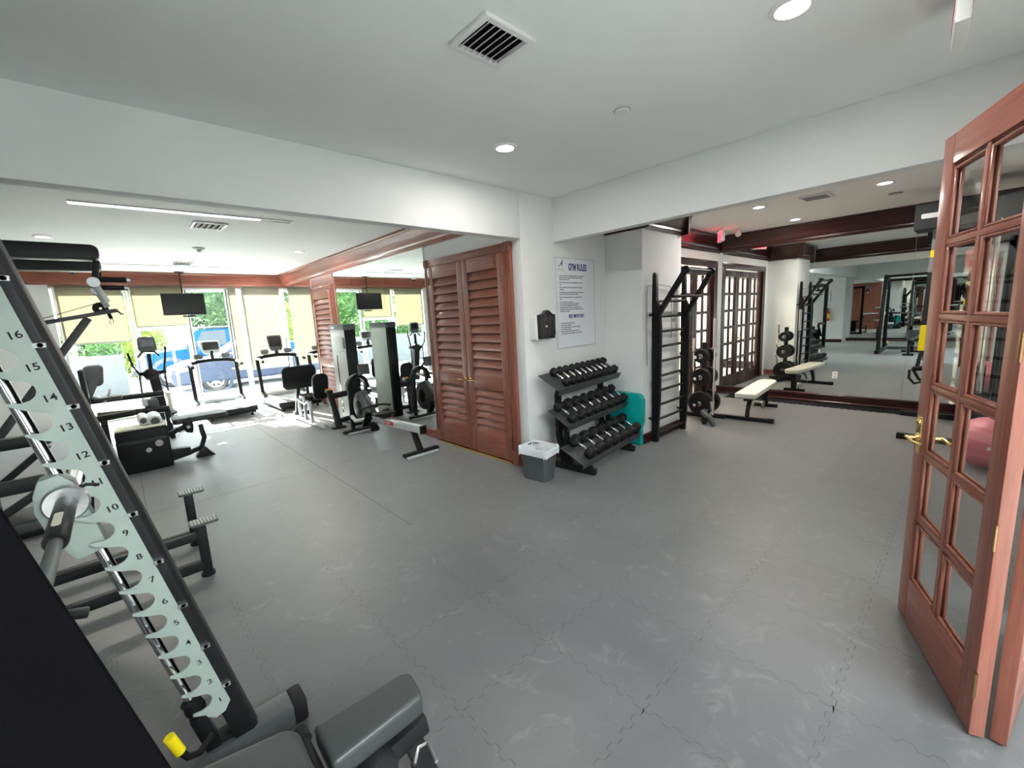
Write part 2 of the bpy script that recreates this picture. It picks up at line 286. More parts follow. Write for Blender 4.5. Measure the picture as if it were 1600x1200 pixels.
struct('floor_lobby', MB().box((-3.2, -5.4, -0.06), (5.2, -0.6, -0.004)), 'lobby'); struct('ceiling_lobby_added', MB().box((-3.2, -5.4, 2.9), (5.2, -0.58, 2.98)), 'ceil')  # unseen lobby; its ceiling is added to hold back sky light
struct('wall_lobby_added', MB().box((-3.2, -5.4, 0), (-3.05, -0.58, 2.9)).box((5.05, -5.4, 0), (5.2, -0.58, 2.9)).box((-3.05, -5.4, 0), (5.05, -5.25, 2.9)), 'wall')  # unseen walls, added to close the lobby against sky light
struct('trim_1', MB().box((3.16, -0.58, 0), (3.30, -0.33, 2.5)), 'white', 0.004)     # white door post of the entrance
struct('ground_outside', MB().box((-40, 11.95, -0.12), (45, 60, -0.06)), 'pave')

def crown(name, a, b, out, z0, z1, dep, m):      # stepped crown moulding from a to b; out = direction away from the wall
    a, b, out = V(*a, 0), V(*b, 0), V(*out, 0); h = z1 - z0
    prof = [(0, 0), (0.018, 0), (0.022, 0.10), (0.034, 0.13), (0.034, 0.20), (0.045, 0.24), (0.05, 0.34), (dep * 0.55, 0.60), (dep * 0.82, 0.80), (dep * 0.86, 0.86), (dep, 0.90), (dep, 1.0), (0, 1.0)]
    mb = MB(); n = len(prof)
    vs = [p + out * x + V(0, 0, z0 + h * t) for p in (a, b) for x, t in prof]
    mb.add(vs, [tuple(range(n)), tuple(reversed(range(n, 2 * n)))] + [(j, n + j, n + (j + 1) % n, (j + 1) % n) for j in range(n)])
    return struct(name, mb, m)
ZC0 = 2.672
crown('trim_2', (XL, YA + 0.13), (XL, 11.66), (-1, 0), ZC0, CEIL, 0.13, 'woody')
crown('trim_3', (-0.74, 11.66), (XL, 11.66), (0, -1), ZC0 - 0.02, CEIL, 0.11, 'woodx')
crown('trim_4', (-4.0, 11.72), (-0.74, 11.72), (0, -1), ZC0 - 0.02, CEIL, 0.11, 'woodx')
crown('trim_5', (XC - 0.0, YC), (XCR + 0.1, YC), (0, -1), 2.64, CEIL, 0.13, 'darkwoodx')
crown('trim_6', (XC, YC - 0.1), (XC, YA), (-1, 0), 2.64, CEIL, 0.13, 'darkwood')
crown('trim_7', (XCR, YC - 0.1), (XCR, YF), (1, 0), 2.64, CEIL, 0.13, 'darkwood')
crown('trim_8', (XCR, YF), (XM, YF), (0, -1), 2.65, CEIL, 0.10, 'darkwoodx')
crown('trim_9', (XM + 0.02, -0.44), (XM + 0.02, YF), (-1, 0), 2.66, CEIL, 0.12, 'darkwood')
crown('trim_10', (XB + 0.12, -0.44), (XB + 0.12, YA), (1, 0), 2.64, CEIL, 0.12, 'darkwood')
def base(name, a, b, out, m, h=0.12):
    a, b, out = V(*a, 0), V(*b, 0), V(*out, 0); pr = [(0, 0), (0.026, 0), (0.026, 0.02), (0.02, 0.03), (0.02, h * 0.72), (0.028, h * 0.76), (0.028, h * 0.9), (0.018, h), (0, h)]; n = len(pr); mb = MB()
    mb.add([p + out * x + V(0, 0, z) for p in (a, b) for x, z in pr], [tuple(range(n)), tuple(reversed(range(n, 2 * n)))] + [(j, n + j, n + (j + 1) % n, (j + 1) % n) for j in range(n)])
    return struct(name, mb, m)
base('baseboard_closet', (XL, YA), (XL, 3.44), (-1, 0), 'woody'); base('baseboard_closet_far', (XL, 5.14), (XL, 8.40), (-1, 0), 'woody'); base('baseboard_closet_end', (XL, 9.66), (XL, 11.66), (-1, 0), 'woody')
base('baseboard_sign', (XL, YA), (XC, YA), (0, -1), 'woodx'); base('baseboard_column', (XC - 0.02, YC), (XCR, YC), (0, -1), 'darkwoodx'); base('baseboard_column_near', (XC, YC), (XC, YA), (-1, 0), 'woody')
base('baseboard_column_far', (XCR, YC), (XCR, YF), (1, 0), 'woody')
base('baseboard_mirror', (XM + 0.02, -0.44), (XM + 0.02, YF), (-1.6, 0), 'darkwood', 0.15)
base('baseboard_left', (-4.0, 3.5), (-4.0, 11.6), (1, 0), 'darkwood'); base('baseboard_left_recess', (-4.82, -0.44), (-4.82, 3.5), (1, 0), 'darkwood')

# mirrors: each panel a thing
def mirror_panel(lo, hi, label, group=None):
    o = MB().box(lo, hi).build('wall_mirror', 'mirror'); return tag(o, label, 'mirror', group)
ys = [5.16, AX(598, 430, XL).y, AX(546, 440, XL).y, 8.38]
for k, (a, b) in enumerate(zip(ys[:-1], ys[1:])):
    mirror_panel((XL - 0.012, a + 0.003, 0.125), (XL - 0.001, b - 0.003, ZC0), ['tall wall mirror panel beside the double louvered closet doors', 'tall wall mirror panel behind the rowing machine', 'tall wall mirror panel next to the single louvered door'][k], 'mirror panels on the closet wall')
mirror_panel((XL - 0.012, 9.68, 0.125), (XL - 0.001, 10.65, ZC0), 'wall mirror panel between single louvered door and window corner, nearer the door', 'mirror panels on the closet wall')
mirror_panel((XL - 0.012, 10.656, 0.125), (XL - 0.001, 11.64, ZC0), 'wall mirror panel in the corner touching the windows', 'mirror panels on the closet wall')
ys = [-0.42, AX(1425, 450, XM).y, AX(1270, 450, XM).y, YF - 0.045]
for k, (a, b) in enumerate(zip(ys[:-1], ys[1:])):
    mirror_panel((XM + 0.004, a + 0.002, 0.15), (XM + 0.018, b - 0.002, 2.665), ['large wall mirror panel behind the suspension straps', 'wide middle wall mirror panel above dark red baseboard', 'large wall mirror panel beside the glazed corridor doors'][k], 'large mirror panels in the free weight area')
struct('trim_11', MB().box((XM - 0.03, YF - 0.042, 0.15), (XM + 0.018, YF - 0.002, 2.66)), 'white')
mirror_panel((-4.818, -0.40, 0.13), (-4.805, 1.6, 2.4), 'wall mirror behind the angled barbell rack', 'mirrors on the recessed back wall'); mirror_panel((-4.818, 1.606, 0.13), (-4.805, 3.4, 2.4), 'wall mirror on the recessed wall near the fire extinguisher', 'mirrors on the recessed back wall')

# ------------------------------------------------------------------ doors
def louver_leaf(door, xf, y0, y1, z0, z1, nu, nl, zm0, zm1):
    t = 0.042; sw = 0.105; yi0, yi1 = y0 + sw, y1 - sw; zt, zb = z1 - 0.155, z0 + 0.27
    for a, b in ((y0, yi0), (yi1, y1)): MB().box((xf, a, z0), (xf + t, b, z1)).build('stile', 'woodv', door, 0.004)
    for a, b in ((z0, zb), (zm0, zm1), (zt, z1)): MB().box((xf, yi0, a), (xf + t, yi1, b)).build('rail', 'woody', door, 0.004)
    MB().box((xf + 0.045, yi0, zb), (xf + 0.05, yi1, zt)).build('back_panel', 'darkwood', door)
    L = yi1 - yi0; sl = None
    for (za, zc, n) in ((zb, zm0, nl), (zm1, zt, nu)):
        p = (zc - za) / n
        for k in range(n):
            zz = za + p * k
            if sl is None:
                hh = p * 1.12
                sl = MB().add([(0.004, 0, 0), (0.016, 0, 0.0), (0.044, 0, hh), (0.034, 0, hh), (0.004, L, 0), (0.016, L, 0), (0.044, L, hh), (0.034, L, hh)], [(0, 1, 2, 3), (7, 6, 5, 4), (0, 4, 5, 1), (1, 5, 6, 2), (2, 6, 7, 3), (3, 7, 4, 0)]).mesh('slat', 0.002, 1)
                sl.materials.append(MT['woody'])
            share(sl, 'slat', door, (xf - 0.002, yi0, zz), (0, 0, 0), (1, 1, p * 1.12 / hh))
def lever(door, p, sd, nrm, m='brass', L=0.11):
    p, sd, nrm = Vector(p), Vector(sd), Vector(nrm)
    h = MB().lathe([(0, 0), (0.027, 0), (0.027, 0.006), (0.018, 0.012), (0.011, 0.016), (0.011, 0.045)], p, nrm, 18).build('handle', m, door)
    q = p + nrm * 0.045
    MB().tube([q - sd * 0.012, q + sd * L * 0.3, q + sd * L * 0.7 + V(0, 0, -0.006), q + sd * L + V(0, 0, 0.004), q + sd * (L + 0.012) + nrm * -0.012], 0.0085, 10).build('lever', m, h)
    return h
def casing(door, xf, y0, y1, z1, m='woodv', w=0.085):
    for a, s in ((y0, 1), (y1, -1)):
        MB().box((xf, a, 0.16), (xf + 0.05, a + s * w, z1 - w)).box((xf - 0.008, a + s * w * 0.18, 0.16), (xf, a + s * w * 0.38, z1 - w)).box((xf - 0.008, a + s * w * 0.62, 0.16), (xf, a + s * w * 0.82, z1 - w)).build('casing', m, door, 0.003)
        MB().box((xf - 0.012, a - s * 0.004, 0), (xf + 0.05, a + s * (w + 0.004), 0.16)).build('plinth_block', m, door, 0.003)
        c = MB().box((xf - 0.012, a - s * 0.004, z1 - w - 0.004), (xf + 0.05, a + s * (w + 0.004), z1 + 0.004)).build('corner_block', m, door, 0.003)
        MB().lathe([(0, 0.008), (0.012, 0.008), (0.016, 0.002), (0.022, 0.002), (0.026, 0.009), (0.032, 0.009), (0.036, 0.0)], (xf - 0.012, a + s * w / 2, z1 - w / 2), (-1, 0, 0), 20).build('rosette', m, c)
    MB().box((xf, y0 + w, z1 - w), (xf + 0.05, y1 - w, z1)).box((xf - 0.008, y0 + w, z1 - w * 0.38), (xf, y1 - w, z1 - w * 0.18)).box((xf - 0.008, y0 + w, z1 - w * 0.82), (xf, y1 - w, z1 - w * 0.62)).build('head_casing', 'woody', door, 0.003)
def hinges(door, xf, y, zs):
    for z in zs: MB().cyl((xf, y, z - 0.05), (xf, y, z + 0.05), 0.011, n=12).build('hinge', 'oldbrass', door)
xf = XL - 0.055
y0, y1 = AX(803, 560, xf).y, AX(674, 560, xf).y; zt = AX(728, 393, xf).z
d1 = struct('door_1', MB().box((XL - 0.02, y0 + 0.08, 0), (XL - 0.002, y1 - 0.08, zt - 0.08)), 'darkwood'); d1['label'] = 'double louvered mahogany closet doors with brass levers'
casing(d1, xf, y0, y1, zt)
ya, yb = y0 + 0.088, y1 - 0.088; ym = (ya + yb) / 2
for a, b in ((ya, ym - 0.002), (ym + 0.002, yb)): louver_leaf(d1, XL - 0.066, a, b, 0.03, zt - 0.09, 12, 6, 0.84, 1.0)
MB().box((XL - 0.085, ya, 0), (XL - 0.01, yb, 0.022)).build('threshold', 'brass', d1, 0.003)
lever(d1, (XL - 0.066, ym - 0.05, 0.94), (0, -1, 0), (-1, 0, 0)); lever(d1, (XL - 0.066, ym + 0.05, 0.94), (0, 1, 0), (-1, 0, 0))
for yy in (ya, yb): hinges(d1, XL - 0.072, yy, (0.28, 0.86, 1.50, 2.2))
y0, y1 = 8.42, 9.62
d2 = struct('door_2', MB().box((XL - 0.02, y0 + 0.08, 0), (XL - 0.002, y1 - 0.08, zt - 0.08)), 'darkwood'); d2['label'] = 'single louvered mahogany door between mirror panels'
casing(d2, xf, y0, y1, zt); louver_leaf(d2, XL - 0.066, y0 + 0.088, y1 - 0.088, 0.03, zt - 0.09, 12, 6, 0.84, 1.0)
lever(d2, (XL - 0.066, y0 + 0.15, 0.94), (0, 1, 0), (-1, 0, 0), 'steel'); hinges(d2, XL - 0.072, y1 - 0.088, (0.28, 1.3, 2.2))
struct('trim_12', MB().box((XL - 0.02, 8.42, zt + 0.002), (XL - 0.002, 9.62, ZC0)), 'woody')

def french_leaf(par, W, Ht, rows, t=0.044, sw=0.105, top=0.13, bot=0.24, mw=0.028, wm='woodv', hm='woodx'):
    # local frame: x across, y thickness (0..t), z up
    for a in (0, W - sw): MB().box((a, 0, 0), (a + sw, t, Ht)).build('stile', wm, par, 0.003)
    MB().box((sw, 0, 0), (W - sw, t, bot)).build('bottom_rail', hm, par, 0.003); MB().box((sw, 0, Ht - top), (W - sw, t, Ht)).build('top_rail', hm, par, 0.003)
    z0, z1 = bot, Ht - top; xm = W / 2; ph = (z1 - z0) / rows
    MB().box((xm - mw / 2, 0.004, z0), (xm + mw / 2, t - 0.004, z1)).build('muntin', wm, par, 0.005)
    for k in range(1, rows): MB().box((sw, 0.005, z0 + ph * k - mw / 2), (W - sw, t - 0.005, z0 + ph * k + mw / 2)).build('muntin', hm, par, 0.005)
    pw = xm - mw / 2 - sw; phh = ph - mw
    pm = MB().box((0, 0, 0), (pw, 0.004, phh + mw * 0.5)).mesh('pane'); pm.materials.append(MT['glass'])
    bd = 0.013; fm = MB()
    for q in (0.006, t - 0.006 - bd):
        fm.box((0, q, 0), (bd, q + bd, phh)).box((pw - bd, q, 0), (pw, q + bd, phh)).box((bd, q, 0), (pw - bd, q + bd, bd)).box((bd, q, phh - bd), (pw - bd, q + bd, phh))
    fme = fm.mesh('bead', 0.004, 1); fme.materials.append(MT[wm])
    for k in range(rows):
        zz = z0 + ph * k + (mw / 2 if k else 0)
        for x in (sw, xm + mw / 2):
            p = share(pm, 'pane', par, (x, t / 2 - 0.002, zz)); share(fme, 'glazing_bead', par, (x, 0, zz))
# the glazed doors to the corridor
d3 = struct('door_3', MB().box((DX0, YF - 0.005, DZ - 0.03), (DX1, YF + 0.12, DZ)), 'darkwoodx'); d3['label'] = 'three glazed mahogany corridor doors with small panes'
W3 = (DX1 - DX0 - 0.14) / 3
for k in range(3):
    e = bpy.data.objects.new('leaf', None); e.empty_display_size = 0.1; COL.objects.link(e); e.parent = d3; e.location = (DX0 + 0.07 + k * W3, YF + 0.02, 0.01)
    french_leaf(e, W3 - 0.004, DZ - 0.06, 6, wm='darkwood', hm='darkwoodx')
for a in (DX0, DX1 - 0.065): MB().box((a, YF - 0.02, 0), (a + 0.065, YF + 0.12, DZ)).build('jamb', 'darkwood', d3)
for a, b in ((DX0 - 0.08, DX0 + 0.01), (DX1 - 0.01, DX1 + 0.08)): MB().box((a, YF - 0.022, 0), (b, YF - 0.001, DZ + 0.08)).build('casing', 'darkwood', d3, 0.004)
MB().box((DX0 - 0.08, YF - 0.024, DZ - 0.01), (DX1 + 0.08, YF - 0.001, DZ + 0.085)).build('head_casing', 'darkwoodx', d3, 0.004)
MB().box((DX0, YF - 0.01, 0), (DX1, YF + 0.12, 0.012)).build('threshold', 'darkwoodx', d3)
lever(d3, (DX0 + 0.07 + W3 * 2 - 0.05, YF + 0.02, 1.0), (-1, 0, 0), (0, -1, 0))
struct('floor_corridor', MB().box((5.0, YF + 0.13, -0.05), (9.6, YF + 2.4, -0.002)), 'lobby'); struct('wall_corridor', MB().box((5.0, YF + 2.3, 0), (9.6, YF + 2.4, 2.9)).box((9.5, YF + 0.13, 0), (9.6, YF + 2.3, 2.9)), 'corridor')
struct('wall_corridor_panel', MB().box((5.0, YF + 2.26, 0.9), (7.4, YF + 2.3, 1.5)).box((5.0, YF + 2.26, 2.15), (9.4, YF + 2.3, 2.6)), 'redwall')
struct('ceiling_corridor', MB().box((5.0, YF + 0.13, 2.9), (9.6, YF + 2.4, 2.95)), 'ceil')
cl_d = bpy.data.lights.new('corridor_lamp', 'AREA'); cl_d.energy = 150; cl_d.size = 1.2; cl_d.color = (1, 0.9, 0.72); cl = bpy.data.objects.new('corridor_lamp', cl_d); COL.objects.link(cl); cl.location = (7.2, YF + 1.1, 2.85)

# the folding entrance door, standing open beside the camera
A, B = AZ(1418, 955), AZ(1537, 1158); dv = (A - B); W1 = dv.length; ang = math.atan2(dv.y, dv.x)
HT1 = (CAM + ray(1497, 216) * ((A.x * ray(1497, 216).x + A.y * ray(1497, 216).y) / (ray(1497, 216).x ** 2 + ray(1497, 216).y ** 2))).z
fd = thing('folding_door', 'open mahogany folding door with small glass panes and brass lever handles', 'door', (B.x, B.y, 0.012), ang)
l1 = bpy.data.objects.new('front_leaf', None); l1.empty_display_size = 0.1; COL.objects.link(l1); l1.parent = fd; l1['label'] = 'front leaf carrying the brass lever'
french_leaf(l1, W1, HT1 - 0.012, 6, hm='woodx')
l2 = bpy.data.objects.new('rear_leaf', None); l2.empty_display_size = 0.1; COL.objects.link(l2); l2.parent = fd; l2['label'] = 'rear leaf folded back towards the door post'
a2 = math.atan2(-0.33 - B.y + 0.02, 3.14 - B.x) - ang; l2.rotation_euler = (0, 0, a2); l2.location = (0.012, -0.012, 0)
french_leaf(l2, W1, HT1 - 0.012, 6, hm='woodx')
for q in l2.children: q.location.y -= 0.05
lv = lever(l1, (W1 - 0.05, 0.044, 0.98), (-1, 0, 0), (0, 1, 0), L=0.12); lv2 = lever(l1, (W1 - 0.05, 0, 0.98), (-1, 0, 0), (0, -1, 0), L=0.12)
MB().lathe([(0, 0), (0.024, 0), (0.024, 0.006), (0.012, 0.014), (0, 0.016)], (W1 - 0.05, 0.044, 1.06), (0, 1, 0), 16).build('deadbolt', 'brass', l1)
MB().box((W1 - 0.076, 0.0435, 0.9), (W1 - 0.024, 0.0465, 1.09)).build('handle_plate', 'brass', l1, 0.001)
for z in (0.22, 0.82, 1.5, 2.15): MB().cyl((-0.006, 0.05, z - 0.05), (-0.006, 0.05, z + 0.05), 0.008, n=12).box((-0.004, 0.042, z - 0.05), (0.02, 0.0465, z + 0.05)).build('hinge', 'oldbrass', l1)
MB().cyl((0.03, 0.02, -0.008), (0.03, 0.02, 0.02), 0.01, n=10).build('floor_bolt', 'steel', l1)

# ------------------------------------------------------------------ windows with roller shades
def xw(px, py, Y=YW): return AY(px, py, Y).x
edges = [xw(80, 455), xw(193, 462), xw(203, 462), xw(300, 520), xw(352, 470), xw(375, 470), XL - 0.03]
spans = [(edges[0] + 0.05, edges[1]), (edges[2], xw(297, 520)), (xw(305, 540), edges[4]), (edges[4] + 0.05, edges[5] - 0.05), (edges[5] + 0.04, edges[6])]
zh = 2.62
for k, (a, b) in enumerate(spans):
    wn = struct('window_%d' % (k + 1), MB().box((a - 0.045, YW - 0.05, 0), (a, YW + 0.05, zh)).box((b, YW - 0.05, 0), (b + 0.03, YW + 0.05, zh)), 'alu', 0.003)
    MB().box((a, YW - 0.045, 0), (b, YW + 0.045, 0.07)).build('sill_rail', 'alu', wn, 0.003); MB().box((a, YW - 0.045, zh - 0.05), (b, YW + 0.045, zh)).build('head_rail', 'alu', wn, 0.003)
    zr = 1.83 if k == 1 else None
    if zr:
        MB().box((a, YW - 0.05, zr - 0.06), (b, YW + 0.05, zr)).build('transom', 'alu', wn, 0.003)
        for x in (a, b - 0.06): MB().box((x, YW - 0.035, 0.07), (x + 0.06, YW + 0.035, zr - 0.06)).build('door_stile', 'alu', wn, 0.003)
        MB().box((a + 0.52, YW - 0.03, 0.07), (a + 0.56, YW + 0.03, zr - 0.06)).build('glazing_bar', 'alu', wn, 0.003)
        MB().tube([(a + 0.1, YW - 0.04, 0.9), (a + 0.1, YW - 0.09, 0.92), (a + 0.1, YW - 0.09, 1.18), (a + 0.1, YW - 0.04, 1.2)], 0.012).build('pull_handle', 'steel', wn)
    for z0, z1 in ([(0.07, zr - 0.06), (zr, zh - 0.05)] if zr else [(0.07, zh - 0.05)]): MB().box((a, YW - 0.004, z0), (b, YW + 0.004, z1)).build('pane', 'winglass', wn)
def shade(px0, px1, pyb, label, m='shade', px2=None):
    Y = YW - 0.10; x0, x1 = AY(px0, 465, Y).x, AY(px1, 465, Y).x; zb = AY((px0 + px1) / 2, pyb, Y).z
    t = thing('roller_shade', label, 'window shade', ((x0 + x1) / 2, Y, zb), 0, 'roller shades on the windows'); hw = (x1 - x0) / 2
    MB().box((-hw, -0.001, 0), (hw, 0.001, 2.66 - zb)).build('fabric', m, t); MB().box((-hw, -0.008, -0.022), (hw, 0.008, 0.004)).build('hem_bar', 'lgrey', t, 0.003)
    MB().cyl((-hw, 0, 2.665 - zb), (hw, 0, 2.665 - zb), 0.022).build('roller', m, t)
shade(87, 191, 536, 'half-lowered cream roller shade above the green hedge'); shade(205, 286, 509, 'short cream roller shade behind the hanging television'); shade(357, 369, 578, 'very narrow pale roller shade lowered between two mullions', 'shade2'); shade(379, 437, 575, 'long lowered cream roller shade behind the treadmill by the mirror', 'shade2')

# ------------------------------------------------------------------ ceiling fixtures
t = thing('lobby_fill_panel', 'added unseen fill light panel behind the camera', 'ceiling light', (0.6, -2.3, 2.9)); MB().box((-1.6, -0.9, -0.03), (1.6, 0.9, -0.001)).build('housing', 'white', t, 0.004)
d = bpy.data.lights.new('lobby_fill_light', 'AREA'); d.shape = 'RECTANGLE'; d.size = 3.0; d.size_y = 1.7; d.energy = 235; d.color = (0.88, 0.98, 1.0); o = bpy.data.objects.new('lobby_fill_light', d); COL.objects.link(o); o.parent = t; o.location = (0, 0, -0.035)  # added fill: unseen lamp, lobby floor bounces it up to the gym ceiling
def downlight(x, y, label, watt):
    t = thing('recessed_light', label, 'ceiling light', (x, y, CEIL), 0, 'round recessed ceiling lights')
    MB().lathe([(0.062, -0.004), (0.066, -0.012), (0.085, -0.010), (0.092, -0.002), (0.092, 0.0)], n=28).build('trim_ring', 'white', t)
    MB().lathe([(0, -0.005), (0.062, -0.005), (0.062, -0.001), (0, -0.001)], n=28).build('lens', 'lamp', t)
    d = bpy.data.lights.new('recessed_lamp', 'AREA'); d.shape = 'DISK'; d.size = 0.12; d.energy = watt; d.color = (1, 0.95, 0.88); o = bpy.data.objects.new('recessed_lamp', d); COL.objects.link(o); o.parent = t; o.location = (0, 0, -0.02)
downlight(2.356, 2.505, 'round recessed light near the inner corner of the white beams', 8); downlight(2.337, 0.641, 'round recessed light above the entrance folding door', 8)
downlight(6.456, 2.045, 'round recessed light above the white bench', 13); downlight(6.504, 0.792, 'round recessed light beside the suspension frame', 13); downlight(7.95, 2.0, 'round recessed light close to the dark red mirror crown', 9)
downlight(-0.45, 7.87, 'round recessed light over the padded pull-up arms', 18); downlight(2.508, 7.88, 'round recessed light beside the crown above the leg press', 18); downlight(2.6, 11.0, 'round recessed light near the window corner', 12)
def vent(x, y, w, h, n, label, rz=0, alongx=True):
    t = thing('air_vent', label, 'air vent', (x, y, CEIL), rz, 'ceiling air vents')
    f = MB(); b = 0.03
    for a in ((-w / 2, -h / 2, w / 2, -h / 2 + b), (-w / 2, h / 2 - b, w / 2, h / 2), (-w / 2, -h / 2 + b, -w / 2 + b, h / 2 - b), (w / 2 - b, -h / 2 + b, w / 2, h / 2 - b)): f.box((a[0], a[1], -0.02), (a[2], a[3], -0.001))
    f.build('frame', 'white', t, 0.003); MB().box((-w / 2 + b, -h / 2 + b, -0.003), (w / 2 - b, h / 2 - b, -0.001)).build('duct', 'satin', t)
    L = w - 2 * b
    for k in range(n):
        yy = -h / 2 + b + (h - 2 * b) * (k + 0.5) / n
        MB().cbox((0, yy, -0.014), (L, (h - 2 * b) / n * 0.86, 0.0035), Matrix.Rotation(R(-38), 3, 'X')).build('blade', 'silver', t)
vent(1.466, 1.609, 0.27, 0.30, 7, 'square white ceiling vent above the front room floor', R(90)); vent(6.52, 1.43, 0.30, 0.30, 6, 'square ceiling vent above the free weight area', R(90))
vent(1.03, 6.32, 0.36, 0.34, 5, 'ceiling vent beside the long slot light', R(90)); vent(1.12, 9.95, 0.40, 0.32, 5, 'ceiling vent nearest the windows', R(90))
t = thing('slot_light', 'long narrow white slot light on the ceiling of the window room', 'ceiling light', (0.83, 5.77, CEIL), R(-2.5))
MB().box((-0.96, -0.06, -0.01), (0.96, -0.045, -0.001)).box((-0.96, 0.045, -0.01), (0.96, 0.06, -0.001)).box((-0.96, -0.045, -0.01), (-0.945, 0.045, -0.001)).box((0.945, -0.045, -0.01), (0.96, 0.045, -0.001)).build('frame', 'silver', t)
for k in range(3): MB().box((-0.94 + 0.63 * k, -0.044, -0.006), (-0.94 + 0.63 * k + (0.62 if k < 2 else 0.30), 0.044, -0.001)).build('lens', mat('slot_lens', (0.9, 0.92, 1.0), 0.4, emit=1.6) if k == 0 else bpy.data.materials['slot_lens'], t)
MB().box((0.63, -0.044, -0.006), (0.94, 0.044, -0.001)).build('slot', 'satin', t)
tag(MB().box((-0.15, 10.38, CEIL - 0.008), (1.95, 10.40, CEIL - 0.001)).build('ceiling_track', 'grey'), 'thin grey track line on the ceiling close to the windows', 'ceiling track')
t = thing('smoke_detector', 'cone shaped white detector hanging from the window room ceiling', 'detector', (1.141, 8.08, CEIL))
MB().lathe([(0, -0.07), (0.02, -0.065), (0.035, -0.04), (0.075, -0.022), (0.08, -0.001)], n=20).build('cone', 'lgrey', t); MB().lathe([(0.08, -0.012), (0.085, -0.008), (0.085, -0.001)], n=20).build('base', 'white', t)
t = thing('sprinkler_cover', 'small round white sprinkler cover on the front room ceiling', 'sprinkler', (2.565, 1.628, CEIL))
MB().lathe([(0, -0.016), (0.042, -0.016), (0.046, -0.011), (0.046, -0.004)], n=24).build('cap', 'white', t); MB().lathe([(0.036, -0.006), (0.052, -0.006), (0.054, -0.001)], n=24).build('ring', 'lgrey', t)
t = thing('sprinkler_cover', 'flat round ceiling cover beside the suspension frame header', 'sprinkler', (7.3, 0.78, CEIL)); MB().lathe([(0, -0.012), (0.05, -0.012), (0.055, -0.001)], n=20).build('cap', 'lgrey', t); MB().lathe([(0.05, -0.006), (0.07, -0.004), (0.072, -0.001)], n=20).build('ring', 'grey', t)
p = AY(114, 424, 11.5)
t = thing('dome_camera', 'small white dome camera on the wooden crown above the windows', 'security camera', (p.x, p.y, p.z)); MB().lathe([(0, -0.06), (0.03, -0.052), (0.05, -0.03), (0.056, 0)], n=20).build('dome', 'smoke', t); MB().lathe([(0.05, -0.012), (0.068, -0.008), (0.07, 0.02), (0, 0.02)], n=20).build('housing', 'white', t)
def exit_sign(p, rz, label, lit):
    t = thing('exit_sign', label, 'exit sign', p, rz)
    MB().box((-0.15, -0.022, -0.19), (0.15, 0.022, -0.012)).build('housing', 'white', t, 0.006)
    MB().box((-0.10, -0.02, 0), (0.10, 0.02, 0.025)).build('canopy', 'white', t, 0.003)
    for s in (-1, 1):
        MB().box((-0.135, s * 0.022, -0.175), (0.135, s * 0.0245, -0.015)).build('face_plate', 'exitred' if lit else 'white', t, 0.001)
        text('EXIT', 0.13, 'white' if lit else 'red', t, (0, s * 0.0255, -0.14), (-s, 0, 0), (0, 0, 1), align='CENTER', bold=0.002)
qx = AZ(1508, -52, CEIL); exit_sign((qx.x + 0.12, qx.y, CEIL - 0.012), R(4), 'white ceiling exit sign above the entrance folding door', False)
q = AZ(1127, 360, CEIL - 0.03); exit_sign((q.x, q.y, CEIL - 0.025), R(35), 'glowing red exit sign hanging before the corridor doors', True)
t = thing('emergency_light', 'small white emergency lamp head beside the red exit sign', 'emergency light', (q.x + 0.24, q.y - 0.17, CEIL)); MB().cyl((0, 0, -0.05), (0, 0, 0), 0.02).build('stem', 'white', t); MB().cyl((0, 0, -0.09), (-0.05, -0.03, -0.10), 0.04, 0.048).build('lamp_head', 'lgrey', t)

# ------------------------------------------------------------------ things on the sign wall
ya = YA - 0.006
c = [AY(868, 402, ya), AY(928, 406, ya), AY(870, 546, ya), AY(930, 537, ya)]
sx0, sx1 = (c[0].x + c[2].x) / 2, (c[1].x + c[3].x) / 2; sz1, sz0 = (c[0].z + c[1].z) / 2, (c[2].z + c[3].z) / 2
t = thing('rules_sign', 'white gym rules board with navy lettering on the wall', 'sign', ((sx0 + sx1) / 2, YA - 0.001, sz0)); W_, H_ = sx1 - sx0, sz1 - sz0
MB().box((-W_ / 2, -0.006, 0), (W_ / 2, 0, H_)).build('board', 'paper', t, 0.001)
fr = MB()
for a in ((-W_ / 2, 0, W_ / 2, 0.008), (-W_ / 2, H_ - 0.008, W_ / 2, H_), (-W_ / 2, 0.008, -W_ / 2 + 0.008, H_ - 0.008), (W_ / 2 - 0.008, 0.008, W_ / 2, H_ - 0.008)): fr.box((a[0], -0.009, a[1]), (a[2], -0.006, a[3]))
fr.build('edge_strip', 'lgrey', t)
EX, EZ = (1, 0, 0), (0, 0, 1); k = W_ / 0.72
text('GYM RULES', 0.105 * k, 'navy', t, (-0.13 * k, -0.0065, H_ - 0.135 * k), EX, EZ, sx=0.62, bold=0.004)
lg = MB(); lg.prism([(0, 0), (0.03, 0.008), (0.06, 0.03), (0.075, 0.06), (0.095, 0.075), (0.085, 0.05), (0.092, 0.035), (0.08, 0.03), (0.085, 0), (0.075, 0), (0.066, 0.022), (0.035, 0.004), (0.02, -0.004)], (-0.32 * k, -0.0065, H_ - 0.095 * k), (k, 0, 0), (0, 0, k), (0, -1, 0), 0.0008); lg.build('emblem', 'dkprint', t)
for q_ in range(2): MB().box((-0.315 * k, -0.0072, H_ - (0.125 + 0.016 * q_) * k), (-0.215 * k, -0.0065, H_ - (0.118 + 0.016 * q_) * k)).build('emblem_line', 'lgrey', t)
